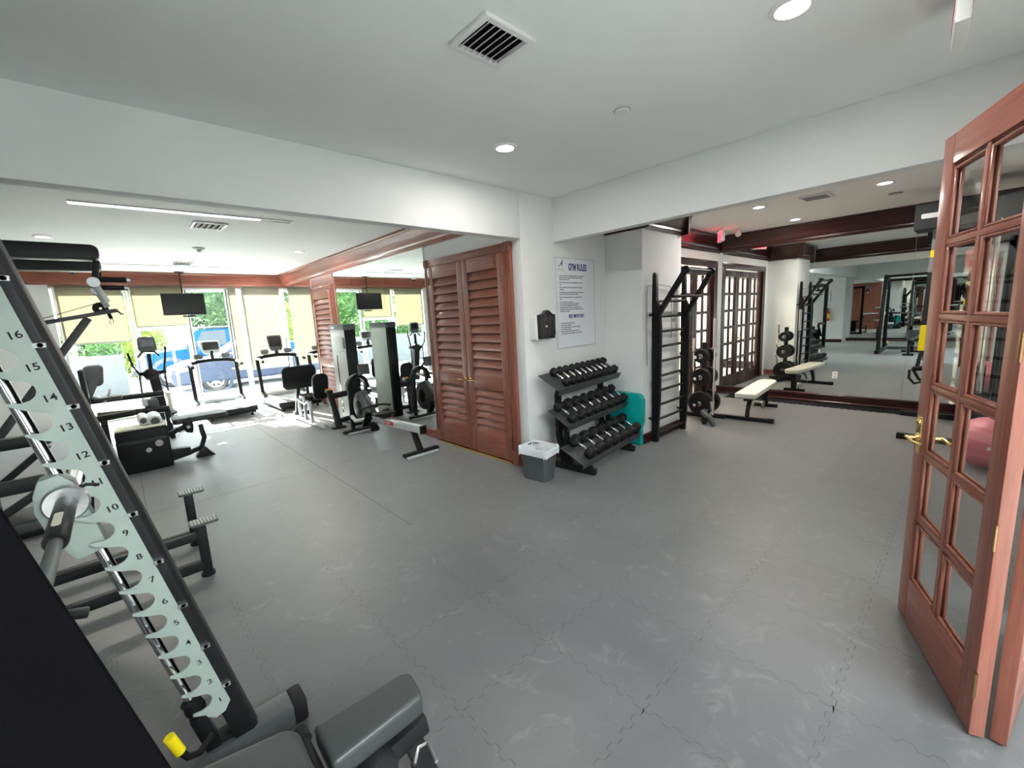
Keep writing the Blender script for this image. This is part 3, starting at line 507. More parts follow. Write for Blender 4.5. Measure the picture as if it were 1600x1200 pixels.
rules = ['For the convenience, safety and security of the residents, the', 'gym door must be closed at all times. Please close door', 'before leaving the gym.', '', 'All residents must wear proper clothing and towel in the', 'gym.', '', 'No one under 16 years of age is allowed to use the gym', 'equipment.', '', 'No equipment or items will be removed from premises or', 'handled in a manner that would harm others.', '', 'Food or any alcoholic drinks are not permitted in the', 'gym.', '', 'No pets allowed in the gym area.', 'Use a towel when working the gym equipment.', 'The gym will be available for the 24 hours.', 'All equipment must be wiped down after being used.', 'Please leave the door and turn off the lights after you are', 'finished your workout.']
z = H_ - 0.205 * k; num = 0; newp = True; body = []
for ln in rules:
    if not ln: z -= 0.014 * k; newp = True; continue
    if newp or ln.startswith(('Use', 'The gym', 'All equip', 'Please leave')):
        num += 1; text('%d.' % num, 0.0185 * k, 'dkprint', t, (-0.335 * k, -0.0065, z), EX, EZ, sx=0.8)
    newp = False; text(ln, 0.0185 * k, 'dkprint', t, (-0.295 * k, -0.0065, z), EX, EZ, sx=1.0, bold=0.0004); z -= 0.0205 * k
z -= 0.055 * k; text('VERY IMPORTANT', 0.058 * k, 'navy', t, (-0.15 * k, -0.0065, z), EX, EZ, sx=0.62, bold=0.002); z -= 0.062 * k
for n_, ln in enumerate(['Return weights to rack after use.', 'Don\'t drop the weights.', 'Do not training alone or leave items in lockers.', 'No screaming or drama.', 'Please use caution when training and bare or', 'exercise safely. Use this equipment at your own risk.']):
    if n_ < 5: text('%d.' % (n_ + 1), 0.0185 * k, 'dkprint', t, (-0.325 * k, -0.0065, z), EX, EZ, sx=0.8)
    text(ln, 0.0185 * k, 'dkprint', t, (-0.29 * k, -0.0065, z), EX, EZ, sx=1.0, bold=0.0004); z -= 0.0235 * k
xa_, xb_ = AY(835, 510, YA - 0.08).x, AY(869, 510, YA - 0.14).x; zz0, zz1 = AY(852, 531, YA - 0.1).z, AY(852, 483, YA - 0.1).z; w2 = (xb_ - xa_) / 2; hh = zz1 - zz0
t = thing('wipes_dispenser', 'white and black wall dispenser beside the rules board', 'dispenser', ((xa_ + xb_) / 2, YA, zz0))
MB().prism([(-w2 * 0.95, 0.0), (w2 * 0.9, 0.0), (w2, hh * 0.2), (w2, hh * 0.72), (w2 * 0.85, hh * 0.84), (-w2 * 0.85, hh * 0.84), (-w2, hh * 0.72), (-w2, hh * 0.2)], (0, -0.001, 0), (1, 0, 0), (0, 0, 1), (0, -1, 0), 0.10).build('body', 'white', t, 0.02, 3)
MB().prism([(-w2 * 0.80, 0.012), (w2 * 0.85, 0.012), (w2 * 0.97, hh * 0.2), (w2 * 0.97, hh * 0.82), (w2 * 0.62, hh * 0.85), (w2 * 0.25, hh * 0.97), (0.0, hh * 0.97), (-w2 * 0.40, hh * 0.85), (-w2 * 0.84, hh * 0.82)], (0, -0.085, 0), (1, 0, 0), (0, 0, 1), (0, -1, 0), 0.055).build('cover', 'smoke', t, 0.009, 2)
MB().box((-0.03, -0.146, hh * 0.42), (-0.005, -0.140, hh * 0.47)).build('latch', 'white', t, 0.002)

# ------------------------------------------------------------------ dumbbell rack
RA = R(6.3); rp = V(3.29, 2.565, 0); Lr = 1.35
rack = thing('dumbbell_rack', 'black three tier dumbbell rack below the gym rules board', 'dumbbell rack', (rp.x, rp.y, 0), RA)
tiers = [((0.0, 0.165), (0.29, 0.305)), ((0.17, 0.54), (0.43, 0.69)), ((0.27, 0.905), (0.54, 1.06))]
for (yf, zf), (yb, zb) in tiers:
    d = V(0, yb - yf, zb - zf).normalized(); n = V(0, -d.z, d.y)
    a = V(0, yf, zf); b = V(0, yb, zb); m = MB()
    m.bar(a + V(Lr / 2, 0, 0) - V(Lr / 2, 0, 0), a, 0.001, 0.001) if False else None
    vs = [V(0, yf, zf) - n * 0.006, V(0, yf, zf), V(0, yb, zb), V(0, yb, zb) - n * 0.006]
    pr = vs; m.add([q + V(x, 0, 0) for x in (0, Lr) for q in pr], [(0, 1, 2, 3), (7, 6, 5, 4), (0, 4, 5, 1), (1, 5, 6, 2), (2, 6, 7, 3), (3, 7, 4, 0)])
    lip = [V(0, yf, zf) + n * 0.03, V(0, yf, zf) + n * 0.03 - d * 0.006, V(0, yf, zf) - n * 0.055 - d * 0.006, V(0, yf, zf) - n * 0.055]
    m.add([q + V(x, 0, 0) for x in (0, Lr) for q in lip], [(0, 1, 2, 3), (7, 6, 5, 4), (0, 4, 5, 1), (1, 5, 6, 2), (2, 6, 7, 3), (3, 7, 4, 0)])
    m.build('shelf', 'shelfm', rack, 0.002, 1)
for x in (0.20, Lr - 0.22):
    MB().path([(x, 0.36, 0.04), (x, 0.43, 0.40), (x, 0.43, 0.82), (x, 0.38, 0.96)], 0.05, 0.07, (1, 0, 0)).build('upright', 'satin', rack, 0.004)
    MB().path([(x, 0.27, 0.06), (x, 0.33, 0.30), (x, 0.33, 0.53), (x, 0.28, 0.59)], 0.05, 0.05, (1, 0, 0)).build('brace', 'satin', rack, 0.004)
    MB().bar((x, -0.02, 0.035), (x, 0.50, 0.035), 0.06, 0.06).build('foot', 'satin', rack, 0.006); MB().bar((x, 0.03, 0.05), (x, 0.18, 0.24), 0.05, 0.05).build('strut', 'satin', rack, 0.004)
MB().bar((0.2, 0.43, 0.45), (Lr - 0.22, 0.43, 0.45), 0.03, 0.06).build('cross_bar', 'satin', rack, 0.004)
def dumbbell(r, L, label, group):
    t = thing('dumbbell', label, 'dumbbell', (0, 0, 0), 0, group); hl = L * 0.29
    MB().lathe([(0, -L / 2 + hl), (0.013, -L / 2 + hl), (0.0135, -L * 0.12), (0.017, 0), (0.0135, L * 0.12), (0.013, L / 2 - hl), (0, L / 2 - hl)], (0, 0, 0), (0, 1, 0), 14).build('handle', 'chrome', t)
    for s in (-1, 1):
        y0, y1 = s * (L / 2 - hl), s * L / 2; hx = lambda q, yy: [(q * math.cos(R(60 * i)), yy, q * math.sin(R(60 * i))) for i in range(6)]
        v = hx(r * 0.80, y0) + hx(r, y0 + s * hl * 0.22) + hx(r, y1 - s * hl * 0.2) + hx(r * 0.82, y1)
        MB().add(v, [tuple(range(6)), tuple(range(18, 24))] + [(a * 6 + i, a * 6 + (i + 1) % 6, a * 6 + 6 + (i + 1) % 6, a * 6 + 6 + i) for a in range(3) for i in range(6)]).build('head', 'rubber', t, 0.004, 1)
    return t
specs = [(7, 0.074, 0.30, 'large black hex dumbbell with chrome handle on the lowest rack shelf', 0.19), (8, 0.062, 0.28, 'black hex dumbbell with chrome handle on the middle rack shelf', 0.12), (10, 0.048, 0.26, 'small black hex dumbbell with chrome handle on the top rack shelf', 0.20)]
for ((yf, zf), (yb, zb)), (n_, r, L, lab, xs) in zip(tiers, specs):
    tl = math.atan2(zb - zf, yb - yf); pro = dumbbell(r, L, lab, lab.split(' on ')[1].replace('the ', 'dumbbells on the ', 1))
    ords = ['', 'second', 'third', 'fourth', 'fifth', 'sixth', 'seventh', 'eighth', 'ninth', 'tenth']
    for i in range(n_):
        o = pro if i == 0 else copy_tree(pro)
        o['label'] = lab.replace(' with chrome handle', '') + (', nearest the waste bin' if i == 0 else ', nearest the teal platform' if i == n_ - 1 else ', %s from the waste bin' % ords[i])
        x = xs + (Lr - xs - 0.07) * i / (n_ - 1); lift = r * 0.866 + 0.003; cy_, cz_ = (yf + yb) / 2 + math.cos(tl) * 0.010, (zf + zb) / 2 + math.sin(tl) * 0.010; ym, zm = cy_ - math.sin(tl) * lift, cz_ + math.cos(tl) * lift
        w_ = V(x * math.cos(RA) - ym * math.sin(RA) + rp.x, x * math.sin(RA) + ym * math.cos(RA) + rp.y, zm)
        o.location = w_; o.rotation_euler = (tl, 0, RA + R(random.uniform(-2.5, 2.5)))
# waste bin
bp = AZ(848, 738); t = thing('waste_bin', 'dark grey rectangular waste bin with white liner beside the rack', 'waste bin', (3.075, 2.985, 0), R(8))
def taper(w0, d0, w1, d1, z0, z1, r, n=4):
    a = [(x, y, z0) for x, y in rrect(w0, d0, r, n)]; b = [(x, y, z1) for x, y in rrect(w1, d1, r, n)]; return a, b
a, b = taper(0.19, 0.27, 0.24, 0.33, 0, 0.335, 0.03); k_ = len(a); i_ = [(x * 0.97, y * 0.97, 0.335) for x, y, z in b]; j_ = [(x * 0.97, y * 0.97, 0.012) for x, y, z in a]
MB().add(a + b + i_ + j_, [(i, (i + 1) % k_, k_ + (i + 1) % k_, k_ + i) for i in range(k_)] + [(k_ + i, k_ + (i + 1) % k_, 2 * k_ + (i + 1) % k_, 2 * k_ + i) for i in range(k_)] + [(2 * k_ + i, 2 * k_ + (i + 1) % k_, 3 * k_ + (i + 1) % k_, 3 * k_ + i) for i in range(k_)] + [tuple(range(k_)), tuple(range(3 * k_, 4 * k_))]).build('tub', 'grey', t)
ln = MB(); rr = rrect(0.255, 0.345, 0.03, 8); kk = len(rr); rings = []
for z_, s_ in ((0.265, 1.03), (0.30, 1.05), (0.345, 1.04), (0.352, 0.99), (0.34, 0.93), (0.28, 0.86), (0.2, 0.80)): rings.append([(x * s_ * (1 + 0.02 * math.sin(i * 2.1)), y * s_ * (1 + 0.02 * math.cos(i * 1.7)), z_ + 0.010 * math.sin(i * 1.3 + z_ * 40)) for i, (x, y) in enumerate(rr)])
ln.add([q for r_ in rings for q in r_], [(a_ * kk + i, a_ * kk + (i + 1) % kk, (a_ + 1) * kk + (i + 1) % kk, (a_ + 1) * kk + i) for a_ in range(len(rings) - 1) for i in range(kk)] + [tuple(range(6 * kk, 7 * kk))]); ln.build('liner', 'bag', t)
# teal plastic board leaning behind the rack
t = thing('step_platform', 'teal plastic step platform standing on edge against the white column', 'step platform', (4.695, 2.95, 0))
MB().prism([(-0.22, 0), (0.24, 0), (0.24, 0.62), (0.20, 0.66), (-0.19, 0.66), (-0.235, 0.62), (-0.235, 0.25), (-0.22, 0.22)], (-0.035, 0, 0), (0, 1, 0), (0, 0, 1), (1, 0, 0), 0.075).build('shell', 'teal', t, 0.02, 3)
MB().prism(rrect(0.30, 0.46, 0.05), (-0.036, 0, 0.33), (0, 1, 0), (0, 0, 1), (-1, 0, 0), 0.006).build('tread_panel', 'teal', t, 0.003); MB().box((-0.03, -0.25, 0.28), (0.03, -0.225, 0.60)).build('side_grip', 'teal', t, 0.01)

# ------------------------------------------------------------------ ladder on the column
fa, fb = AZ(1024, 690), AZ(1067, 670); yl = (fa.y + fb.y) / 2
t = thing('stall_bars', 'black steel wall ladder with pull-up arms on the white column', 'wall bars', (0, 0, 0))
for x in (fa.x, fb.x):
    MB().prism([(0.04, 0), (-0.035, 0), (-0.065, 0.6), (-0.075, 1.45), (-0.06, 1.72), (-0.02, 1.80), (-0.018, 2.10), (-0.002, 2.13), (0.02, 2.13), (0.032, 2.10), (0.04, 1.7)], (x - 0.03, yl, 0), (0, 1, 0), (0, 0, 1), (1, 0, 0), 0.06).build('rail', 'black', t, 0.008)
    e = AX(1072, 421, x) if x == fa.x else AX(1112, 424, x)
    MB().bar((x, yl - 0.02, 1.60), (x, e.y, e.z), 0.05, 0.07, (1, 0, 0)).cyl((x - 0.025, e.y, e.z), (x + 0.025, e.y, e.z), 0.045).build('pull_up_arm', 'black', t, 0.005)
    ey, ez = e.y, e.z
    for z in (0.30, 1.62): MB().cyl((x - 0.06, yl + 0.03, z), (x + 0.0, yl + 0.03, z), 0.012).cyl((x - 0.01, yl + 0.02, z), (x - 0.01, YC, z), 0.014).build('wall_bracket', 'black', t)
for k in range(10): MB().cyl((fa.x + 0.02, yl - 0.01, 0.10 + k * 0.187), (fb.x - 0.02, yl - 0.01, 0.10 + k * 0.187), 0.017, n=12).build('rung', 'satin', t)
e1, e2 = AX(1072, 421, fa.x), AX(1112, 424, fb.x)
MB().cyl((fa.x, e1.y, e1.z), (fb.x, e2.y, e2.z), 0.018, n=12).build('pull_up_bar', 'satin', t); MB().cyl((fa.x, yl - 0.22, 1.83), (fb.x, yl - 0.22, 1.83), 0.018, n=12).build('pull_up_bar', 'satin', t)
t = thing('hanging_cord', 'thin dark exercise cord looped over the wall ladder', 'cord', (fa.x - 0.12, yl + 0.05, 0)); MB().tube([(0, 0, 1.0), (0, 0, 1.9), (0.02, 0, 1.97), (0.30, 0, 1.99), (0.58, 0, 1.97), (0.62, 0, 1.9), (0.62, 0, 1.3)], 0.004, 6).build('loop', 'grey', t)

# ------------------------------------------------------------------ plate tree
tc = V(6.50, 2.72, 0); t = thing('plate_tree', 'black weight plate tree before the glazed corridor doors', 'weight tree', tc, R(-4))
MB().bar((0, 0, 0.05), (0, 0, 1.16), 0.07, 0.07, (1, 0, 0)).build('post', 'satin', t, 0.006); MB().bar((-0.42, -0.22, 0.045), (0.40, 0.12, 0.045), 0.07, 0.06).build('base_bar', 'satin', t, 0.006); MB().bar((-0.10, 0.30, 0.045), (0.06, -0.30, 0.045), 0.07, 0.06).build('base_bar', 'satin', t, 0.006)
MB().path([(-0.42, -0.36, 0.0), (-0.42, -0.30, 0.11), (-0.35, -0.16, 0.16), (-0.10, -0.10, 0.15)], 0.07, 0.05).build('curved_foot', 'grey', t, 0.006)
for z in (0.24, 0.64, 0.96): MB().cyl((-0.30, 0, z), (0.30, 0, z), 0.024).build('horn', 'chrome', t)
for x, y in ((-0.16, -0.20), (-0.02, 0.16)): MB().lathe([(0.02, 0.1), (0.032, 0.1), (0.032, 0.28), (0.036, 0.28), (0.036, 0.30), (0.02, 0.30)], (x, y, 0), n=16).build('bar_sleeve', 'chrome', t)
def plate(p, r, th, label, nrm=(1, 0, 0)):
    o = thing('weight_plate', label, 'weight plate', p, R(-4), 'weight plates on the tree')
    MB().lathe([(0.026, -th / 2), (0.045, -th / 2), (0.05, -th * 0.35), (r * 0.80, -th * 0.35), (r * 0.86, -th / 2), (r * 0.97, -th / 2), (r, -th * 0.35), (r, th * 0.35), (r * 0.97, th / 2), (r * 0.86, th / 2), (r * 0.80, th * 0.35), (0.05, th * 0.35), (0.045, th / 2), (0.026, th / 2), (0.026, -th / 2)], (0, 0, 0), (1, 0, 0), 32).build('disc', 'rubber', o)
    MB().lathe([(0.0245, -th / 2 - 0.002), (0.036, -th / 2 - 0.002), (0.036, th / 2 + 0.002), (0.0245, th / 2 + 0.002), (0.0245, -th / 2 - 0.002)], (0, 0, 0), (1, 0, 0), 20).build('hub_ring', 'steel', o)
for s, nm in ((-1, 'ladder side'), (1, 'mirror side')):
    for z, r, lab in ((0.24, 0.185, 'large black weight plate low on the tree, '), (0.64, 0.14, 'medium black weight plate halfway up the tree, '), (0.96, 0.105, 'small black weight plate at the top of the tree, ')):
        for q_ in range(2): plate((tc.x + s * (0.10 + 0.05 * q_), tc.y, z), r - 0.004 * q_, 0.042, lab + ('outer one, ' if q_ else 'inner one, ') + nm)
bb = V(*AZ(1113, 648, 0.15)); bx, by = tc.x - 0.16, tc.y - 0.20
t = thing('barbell', 'straight chrome barbell standing upright in the plate tree sleeve', 'barbell', (bx, by, 0.10)); MB().cyl((0, 0, 0), (0, 0, 1.42), 0.014).build('shaft', 'chrome', t); MB().cyl((0, 0, 1.0), (0, 0, 1.42), 0.025).build('sleeve', 'steel', t); MB().cyl((0, 0, 0.985), (0, 0, 1.0), 0.035).build('collar', 'steel', t)
t = thing('barbell', 'curved chrome curl bar standing upright behind the plate tree', 'barbell', (tc.x - 0.02, tc.y + 0.16, 0.10)); MB().tube([(0, 0, 0), (0, 0, 0.35), (0.04, 0.02, 0.45), (-0.03, -0.02, 0.56), (0.04, 0.02, 0.67), (0, 0, 0.77), (0, 0, 1.1)], 0.013).build('shaft', 'chrome', t); MB().cyl((0, 0, 0.92), (0, 0, 1.12), 0.025).build('sleeve', 'steel', t)

# ------------------------------------------------------------------ white flat bench
zb = 0.43; q = [AZ(1150, 613, zb), AZ(1178, 618, zb), AZ(1209, 594, zb), AZ(1194.5, 591, zb)]
c0, c1 = (q[0] + q[1]) / 2, (q[2] + q[3]) / 2; dv = c1 - c0; Lb = dv.length; an = math.atan2(dv.y, dv.x)
t = thing('flat_bench', 'flat weight bench with cream vinyl pad and black frame', 'bench', (c0.x, c0.y, 0), an); wd = 0.27
MB().prism([(0, -wd / 2), (Lb * 0.92, -wd / 2), (Lb, -wd * 0.32), (Lb, wd * 0.32), (Lb * 0.92, wd / 2), (Lb * 0.52, wd / 2), (Lb * 0.5, wd * 0.47), (Lb * 0.48, wd / 2), (0, wd / 2)], (0, 0, zb - 0.07), (1, 0, 0), (0, 1, 0), (0, 0, 1), 0.07).build('pad', 'wvinyl', t, 0.015, 2)
MB().bar((0.06, 0, zb - 0.095), (Lb - 0.1, 0, zb - 0.095), 0.06, 0.05).build('spine', 'satin', t, 0.005)
MB().path([(0.42, 0, zb - 0.10), (0.28, 0, zb - 0.16), (0.20, 0, zb - 0.28), (0.18, 0, 0.05)], 0.07, 0.05, (0, 1, 0)).build('curved_leg', 'satin', t, 0.006); MB().bar((Lb * 0.86, 0, zb - 0.09), (Lb * 0.86, 0, 0.05), 0.08, 0.06, (1, 0, 0)).build('leg', 'satin', t, 0.006)
MB().bar((0.18, -0.32, 0.03), (0.18, 0.30, 0.03), 0.06, 0.05).cyl((0.18, -0.34, 0.03), (0.18, -0.26, 0.03), 0.036).build('foot_bar', 'satin', t, 0.004); MB().bar((Lb * 0.86, -0.18, 0.03), (Lb * 0.86, 0.16, 0.03), 0.06, 0.05).build('foot_bar', 'satin', t, 0.004)
MB().lathe([(0.02, -0.015), (0.06, -0.015), (0.065, 0), (0.06, 0.015), (0.02, 0.015)], (Lb * 0.70, -0.02, 0.085), (0, 1, 0), 22).build('wheel', 'steel', t)

# ------------------------------------------------------------------ suspension frame, straps, ball
xh = 7.25; b0, b1 = AX(1427, 360, xh), AX(1424, 322, xh)
t = thing('suspension_rig', 'dark grey suspension training rig with wide header before the mirror', 'training rig', (xh, 0, 0))
yy0, yy1 = b0.y, -0.36; z0, z1 = b0.z, b1.z
MB().box((0, yy1, z0), (0.5, yy0, z1)).build('header', 'riggrey', t, 0.006); lp = MB().prism(rrect(0.20, 0.055, 0.015), (-0.001, yy0 - 0.16, z0 + 0.145), (0, 1, 0), (0, 0, 1), (-1, 0, 0), 0.003).build('name_plate', 'lgrey', t)
f1, f2 = AZ(1405, 648), AZ(1400, 684)
for f_ in (f1, f2): MB().bar((f_.x - xh, f_.y, 0.035), (f_.x - xh, -0.38, 0.035), 0.07, 0.07).build('foot_bar', 'satin', t, 0.008)
for f_ in (f1, f2): MB().bar((f_.x - xh, -0.30, 0.07), (0.25, -0.30, z0), 0.08, 0.07, (0, 1, 0)).build('upright', 'satin', t, 0.006)
for x in (-0.1, 0.0, 0.45, 0.55): MB().cyl((x, -0.12, 0.07), (x, -0.12, z0), 0.012).build('guide_rod', 'chrome', t)
for k in range(8): MB().box((-0.13, -0.20, 0.12 + 0.055 * k), (0.03, -0.04, 0.168 + 0.055 * k)).build('weight_slab', 'black', t, 0.004)
MB().bar((f2.x - xh, -0.30, 0.05), (f1.x - xh, -0.30, 0.05), 0.07, 0.06).build('base_bar', 'satin', t, 0.005)
for y_ in (yy0 - 0.17, yy0 - 0.29): MB().tube([(0.2, y_, z0), (0.2, y_, z0 - 0.03), (0.2, y_ - 0.02, z0 - 0.045), (0.2, y_ - 0.04, z0 - 0.03), (0.2, y_ - 0.04, z0)], 0.008).build('hook', 'chrome', t)
X_ = xh + 0.2
t = thing('suspension_trainer', 'hanging black and yellow suspension strap with foot loops', 'suspension trainer', (X_, AX(1465, 352, X_).y, z0 - 0.04)); O_ = V(*t.location)
P_ = lambda px, py: AX(px, py, X_) - O_
def ribbon(pts, w_, m, name, th=0.006): return MB().path(pts, w_, th, (0, 1, 0) if False else (1, 0, 0)).build(name, m, t)
def flat(pts, w_, m, name):
    pts = [Vector(p) for p in pts]; b = MB(); vs = []
    for p in pts: vs += [p + V(-0.004, -w_ / 2, 0), p + V(-0.004, w_ / 2, 0), p + V(0.004, w_ / 2, 0), p + V(0.004, -w_ / 2, 0)]
    fs = [(i * 4 + j, i * 4 + (j + 1) % 4, i * 4 + 4 + (j + 1) % 4, i * 4 + 4 + j) for i in range(len(pts) - 1) for j in range(4)] + [(0, 1, 2, 3), tuple(len(vs) - 4 + j for j in range(4))]
    return b.add(vs, fs).build(name, m, t)
flat([P_(1466, 356), P_(1462, 395), P_(1456, 425)], 0.085, 'strap', 'anchor_strap'); flat([P_(1459, 402) + V(-0.006, 0, 0), P_(1459.5, 391) + V(-0.006, 0, 0)], 0.06, 'yellow', 'tag')
text('TRX', 0.035, 'black', t, P_(1463.5, 399) + V(-0.012, 0, 0), (0, -1, 0), (0, 0, 1))
flat([P_(1456, 425), P_(1452, 460), P_(1445, 508)], 0.075, 'bstrap', 'main_strap'); flat([P_(1447, 508), P_(1441, 548)], 0.095, 'yellow', 'grip_sleeve'); text('TRX', 0.03, 'black', t, P_(1445, 545) + V(-0.006, 0, 0), (0, -1, 0), (0, 0, 1))
flat([P_(1440, 548), P_(1432, 575), P_(1425, 578)], 0.04, 'bstrap', 'loop_strap'); flat([P_(1443, 548), P_(1452, 576), P_(1456, 578)], 0.04, 'bstrap', 'loop_strap')
MB().cyl(P_(1426, 575), P_(1456, 573), 0.02).build('handle', 'rubber', t); MB().cyl(P_(1424, 578) + V(0.05, 0, 0), P_(1452, 577) + V(0.05, 0, 0), 0.02).build('handle', 'rubber', t)
MB().tube([P_(1421, 578), P_(1420, 590), P_(1428, 599), P_(1442, 596), P_(1452, 580)], 0.016, 8).build('foot_cradle', 'bstrap', t); MB().tube([P_(1426, 578) + V(0.05, 0, 0), P_(1434, 592) + V(0.05, 0, 0), P_(1445, 600) + V(0.05, 0, 0), P_(1456, 594) + V(0.05, 0, 0), P_(1457, 580) + V(0.05, 0, 0)], 0.016, 8).build('foot_cradle', 'bstrap', t)
rb = 0.25; bp = AZ(1545, 692, rb)
t = thing('exercise_ball', 'large pink exercise ball seen through the folding door panes', 'exercise ball', (bp.x, bp.y, 0))
MB().lathe([(0.0001 + rb * math.sin(math.pi * i / 20), rb - rb * math.cos(math.pi * i / 20)) for i in range(21)], (0, 0, 0), (0, 0, 1), 32).build('ball', 'pink', t); MB().cyl((-rb - 0.002, 0, rb), (-rb + 0.02, 0, rb), 0.015).build('plug', 'white', t)
# back wall details seen in the mirror
t = thing('fire_extinguisher', 'red fire extinguisher hanging on the white back wall', 'fire extinguisher', (-3.90, 4.0, 0.85))
MB().lathe([(0, 0), (0.07, 0), (0.08, 0.02), (0.08, 0.34), (0.06, 0.40), (0.025, 0.42), (0.025, 0.45)], n=24).build('cylinder', 'red', t); MB().cyl((0, 0, 0.44), (0, 0, 0.50), 0.03).box((-0.02, -0.09, 0.48), (0.02, 0.05, 0.50)).build('valve', 'black', t); MB().tube([(0, 0.03, 0.47), (0, 0.10, 0.44), (0.02, 0.12, 0.3), (0.05, 0.09, 0.12)], 0.012).build('hose', 'black', t); MB().lathe([(0.0815, 0.12), (0.0815, 0.28)], n=24).build('label_band', 'yellow', t); MB().box((-0.105, -0.05, 0.15), (-0.07, 0.05, 0.3)).build('bracket', 'steel', t)
t = thing('wall_notice', 'small framed white notice above the fire extinguisher', 'notice', (-4.0, 4.0, 1.62)); MB().box((0, -0.07, 0), (0.012, 0.07, 0.42)).build('panel', 'paper', t, 0.002); MB().box((0.012, -0.07, 0), (0.016, -0.055, 0.42)).box((0.012, 0.055, 0), (0.016, 0.07, 0.42)).build('border', 'grey', t)

p = AX(1304.5, 586, XM); t = thing('wall_outlet', 'small white outlet plate low on the large wall mirror', 'outlet', (XM + 0.003, p.y, p.z)); MB().box((-0.006, -0.035, -0.057), (0, 0.035, 0.057)).build('cover_plate', 'white', t, 0.002)
for z in (-0.024, 0.024): MB().box((-0.008, -0.016, z - 0.014), (-0.005, 0.016, z + 0.014)).build('socket', 'lgrey', t, 0.001)
p = AX(521, 538, XL); t = thing('light_switch', 'white switch plate beside the single louvered door', 'light switch', (XL - 0.013, 8.33, p.z)); MB().box((-0.008, -0.04, -0.06), (0, 0.04, 0.06)).build('cover_plate', 'white', t, 0.002); MB().box((-0.014, -0.012, -0.025), (-0.007, 0.012, 0.025)).build('rocker', 'lgrey', t, 0.002)

# ------------------------------------------------------------------ angled smith machine
LX = -0.2145; un = math.sqrt(1 + LX * LX); U_ = V(LX / un, 0, 1 / un); V_ = V(1 / un, 0, -LX / un)
sm = thing('smith_machine', 'black smith machine with leaning uprights and numbered sage green hook plates', 'smith machine', (0, 1.28, 0))
def S(s, v, y): return V(0.234, 0, 0) + U_ * s + V_ * v + V(0, y - 1.28, 0)
z2s = lambda z: z * un
def upright(y0, y1, dv_=0.0, name='upright'):
    pr = [(v_ + dv_, y_) for v_, y_ in [(-0.085, y0), (-0.02, y0), (-0.006, y0 + 0.012), (0, (y0 + y1) / 2), (-0.006, y1 - 0.012), (-0.02, y1), (-0.085, y1)]]
    b = MB(); n = len(pr); b.add([S(s, v, y) for s in (0.07, 2.38) for v, y in pr], [tuple(range(n)), tuple(reversed(range(n, 2 * n)))] + [(j, n + j, n + (j + 1) % n, (j + 1) % n) for j in range(n)]); return b.build(name, 'satin', sm, 0.004)
upright(1.858, 1.955); upright(0.605, 0.695, -0.09)
def hook_plate(yf):
    pts = [(-0.043, z2s(0.27)), (-0.043, z2s(1.93)), (-0.12, z2s(1.93)), (-0.12, z2s(1.79))]
    per = 0.0942 * un; left = [(-0.12, z2s(1.79))]
    for n in range(16, 0, -1):
        s = z2s(0.323 + 0.0942 * (n - 1))
        left += [(-0.100, s + 0.058), (-0.090, s + 0.050), (-0.084, s + 0.036), (-0.085, s + 0.022), (-0.093, s + 0.009), (-0.106, s + 0.001), (-0.125, s - 0.001), (-0.143, s + 0.005), (-0.152, s + 0.0075), (-0.1535, s + 0.002), (-0.146, s - 0.006), (-0.122, s - 0.026)]
    pts = [(-0.043, z2s(0.29)), (-0.043, z2s(1.93)), (-0.12, z2s(1.93))] + left + [(-0.12, z2s(0.285)), (-0.10, z2s(0.262)), (-0.07, z2s(0.262))]
    bpy_o = MB().prism(pts, S(0, 0, yf), V_, U_, (0, 1, 0), 0.008).build('hook_plate', 'sage', sm)
    cut = bmesh.new()
    for n in range(1, 17):
        me = text_mesh(str(n), 0.030, 0.02, bold=0.0006)
        me.transform(Matrix(((V_.x * 1.1, U_.x, 0, 0), (0, 0, -1, 0), (V_.z * 1.1, U_.z, 0, 0), (0, 0, 0, 1)))); me.transform(Matrix.Translation(S(z2s(0.323 + 0.0942 * (n - 1)) - 0.016, -0.084 + (0.008 if n < 10 else 0), yf + 0.004))); cut.from_mesh(me); bpy.data.meshes.remove(me)
    cm = bpy.data.meshes.new('cut'); cut.to_mesh(cm); cut.free(); co = bpy.data.objects.new('cut', cm); COL.objects.link(co); co.parent = sm
    md = bpy_o.modifiers.new('cut', 'BOOLEAN'); md.operation = 'DIFFERENCE'; md.object = co; md.solver = 'EXACT'
    bpy.context.view_layer.update(); dg = bpy.context.evaluated_depsgraph_get(); nm = bpy.data.meshes.new_from_object(bpy_o.evaluated_get(dg)); bpy_o.modifiers.clear(); bpy_o.data = nm; bpy.data.objects.remove(co)
    nm.polygons.foreach_set('use_smooth', [False] * len(nm.polygons)); nm.materials.clear(); nm.materials.append(MT['sage'])
    return bpy_o
hook_plate(1.85)
o2 = bpy.data.objects.new('hook_plate', bpy.data.objects['hook_plate'].data); COL.objects.link(o2); o2.parent = sm; o2.location = (-0.088, 0.703 - 1.85, 0)
for k in range(9): MB().cbox(S(z2s(0.36 + 0.19 * k), -0.032, 1.852), (0.028, 0.012, 0.014)).cyl(S(z2s(0.36 + 0.19 * k), -0.03, 1.846), S(z2s(0.36 + 0.19 * k), -0.03, 1.856), 0.007, n=10).build('plate_bolt', 'steel', sm)
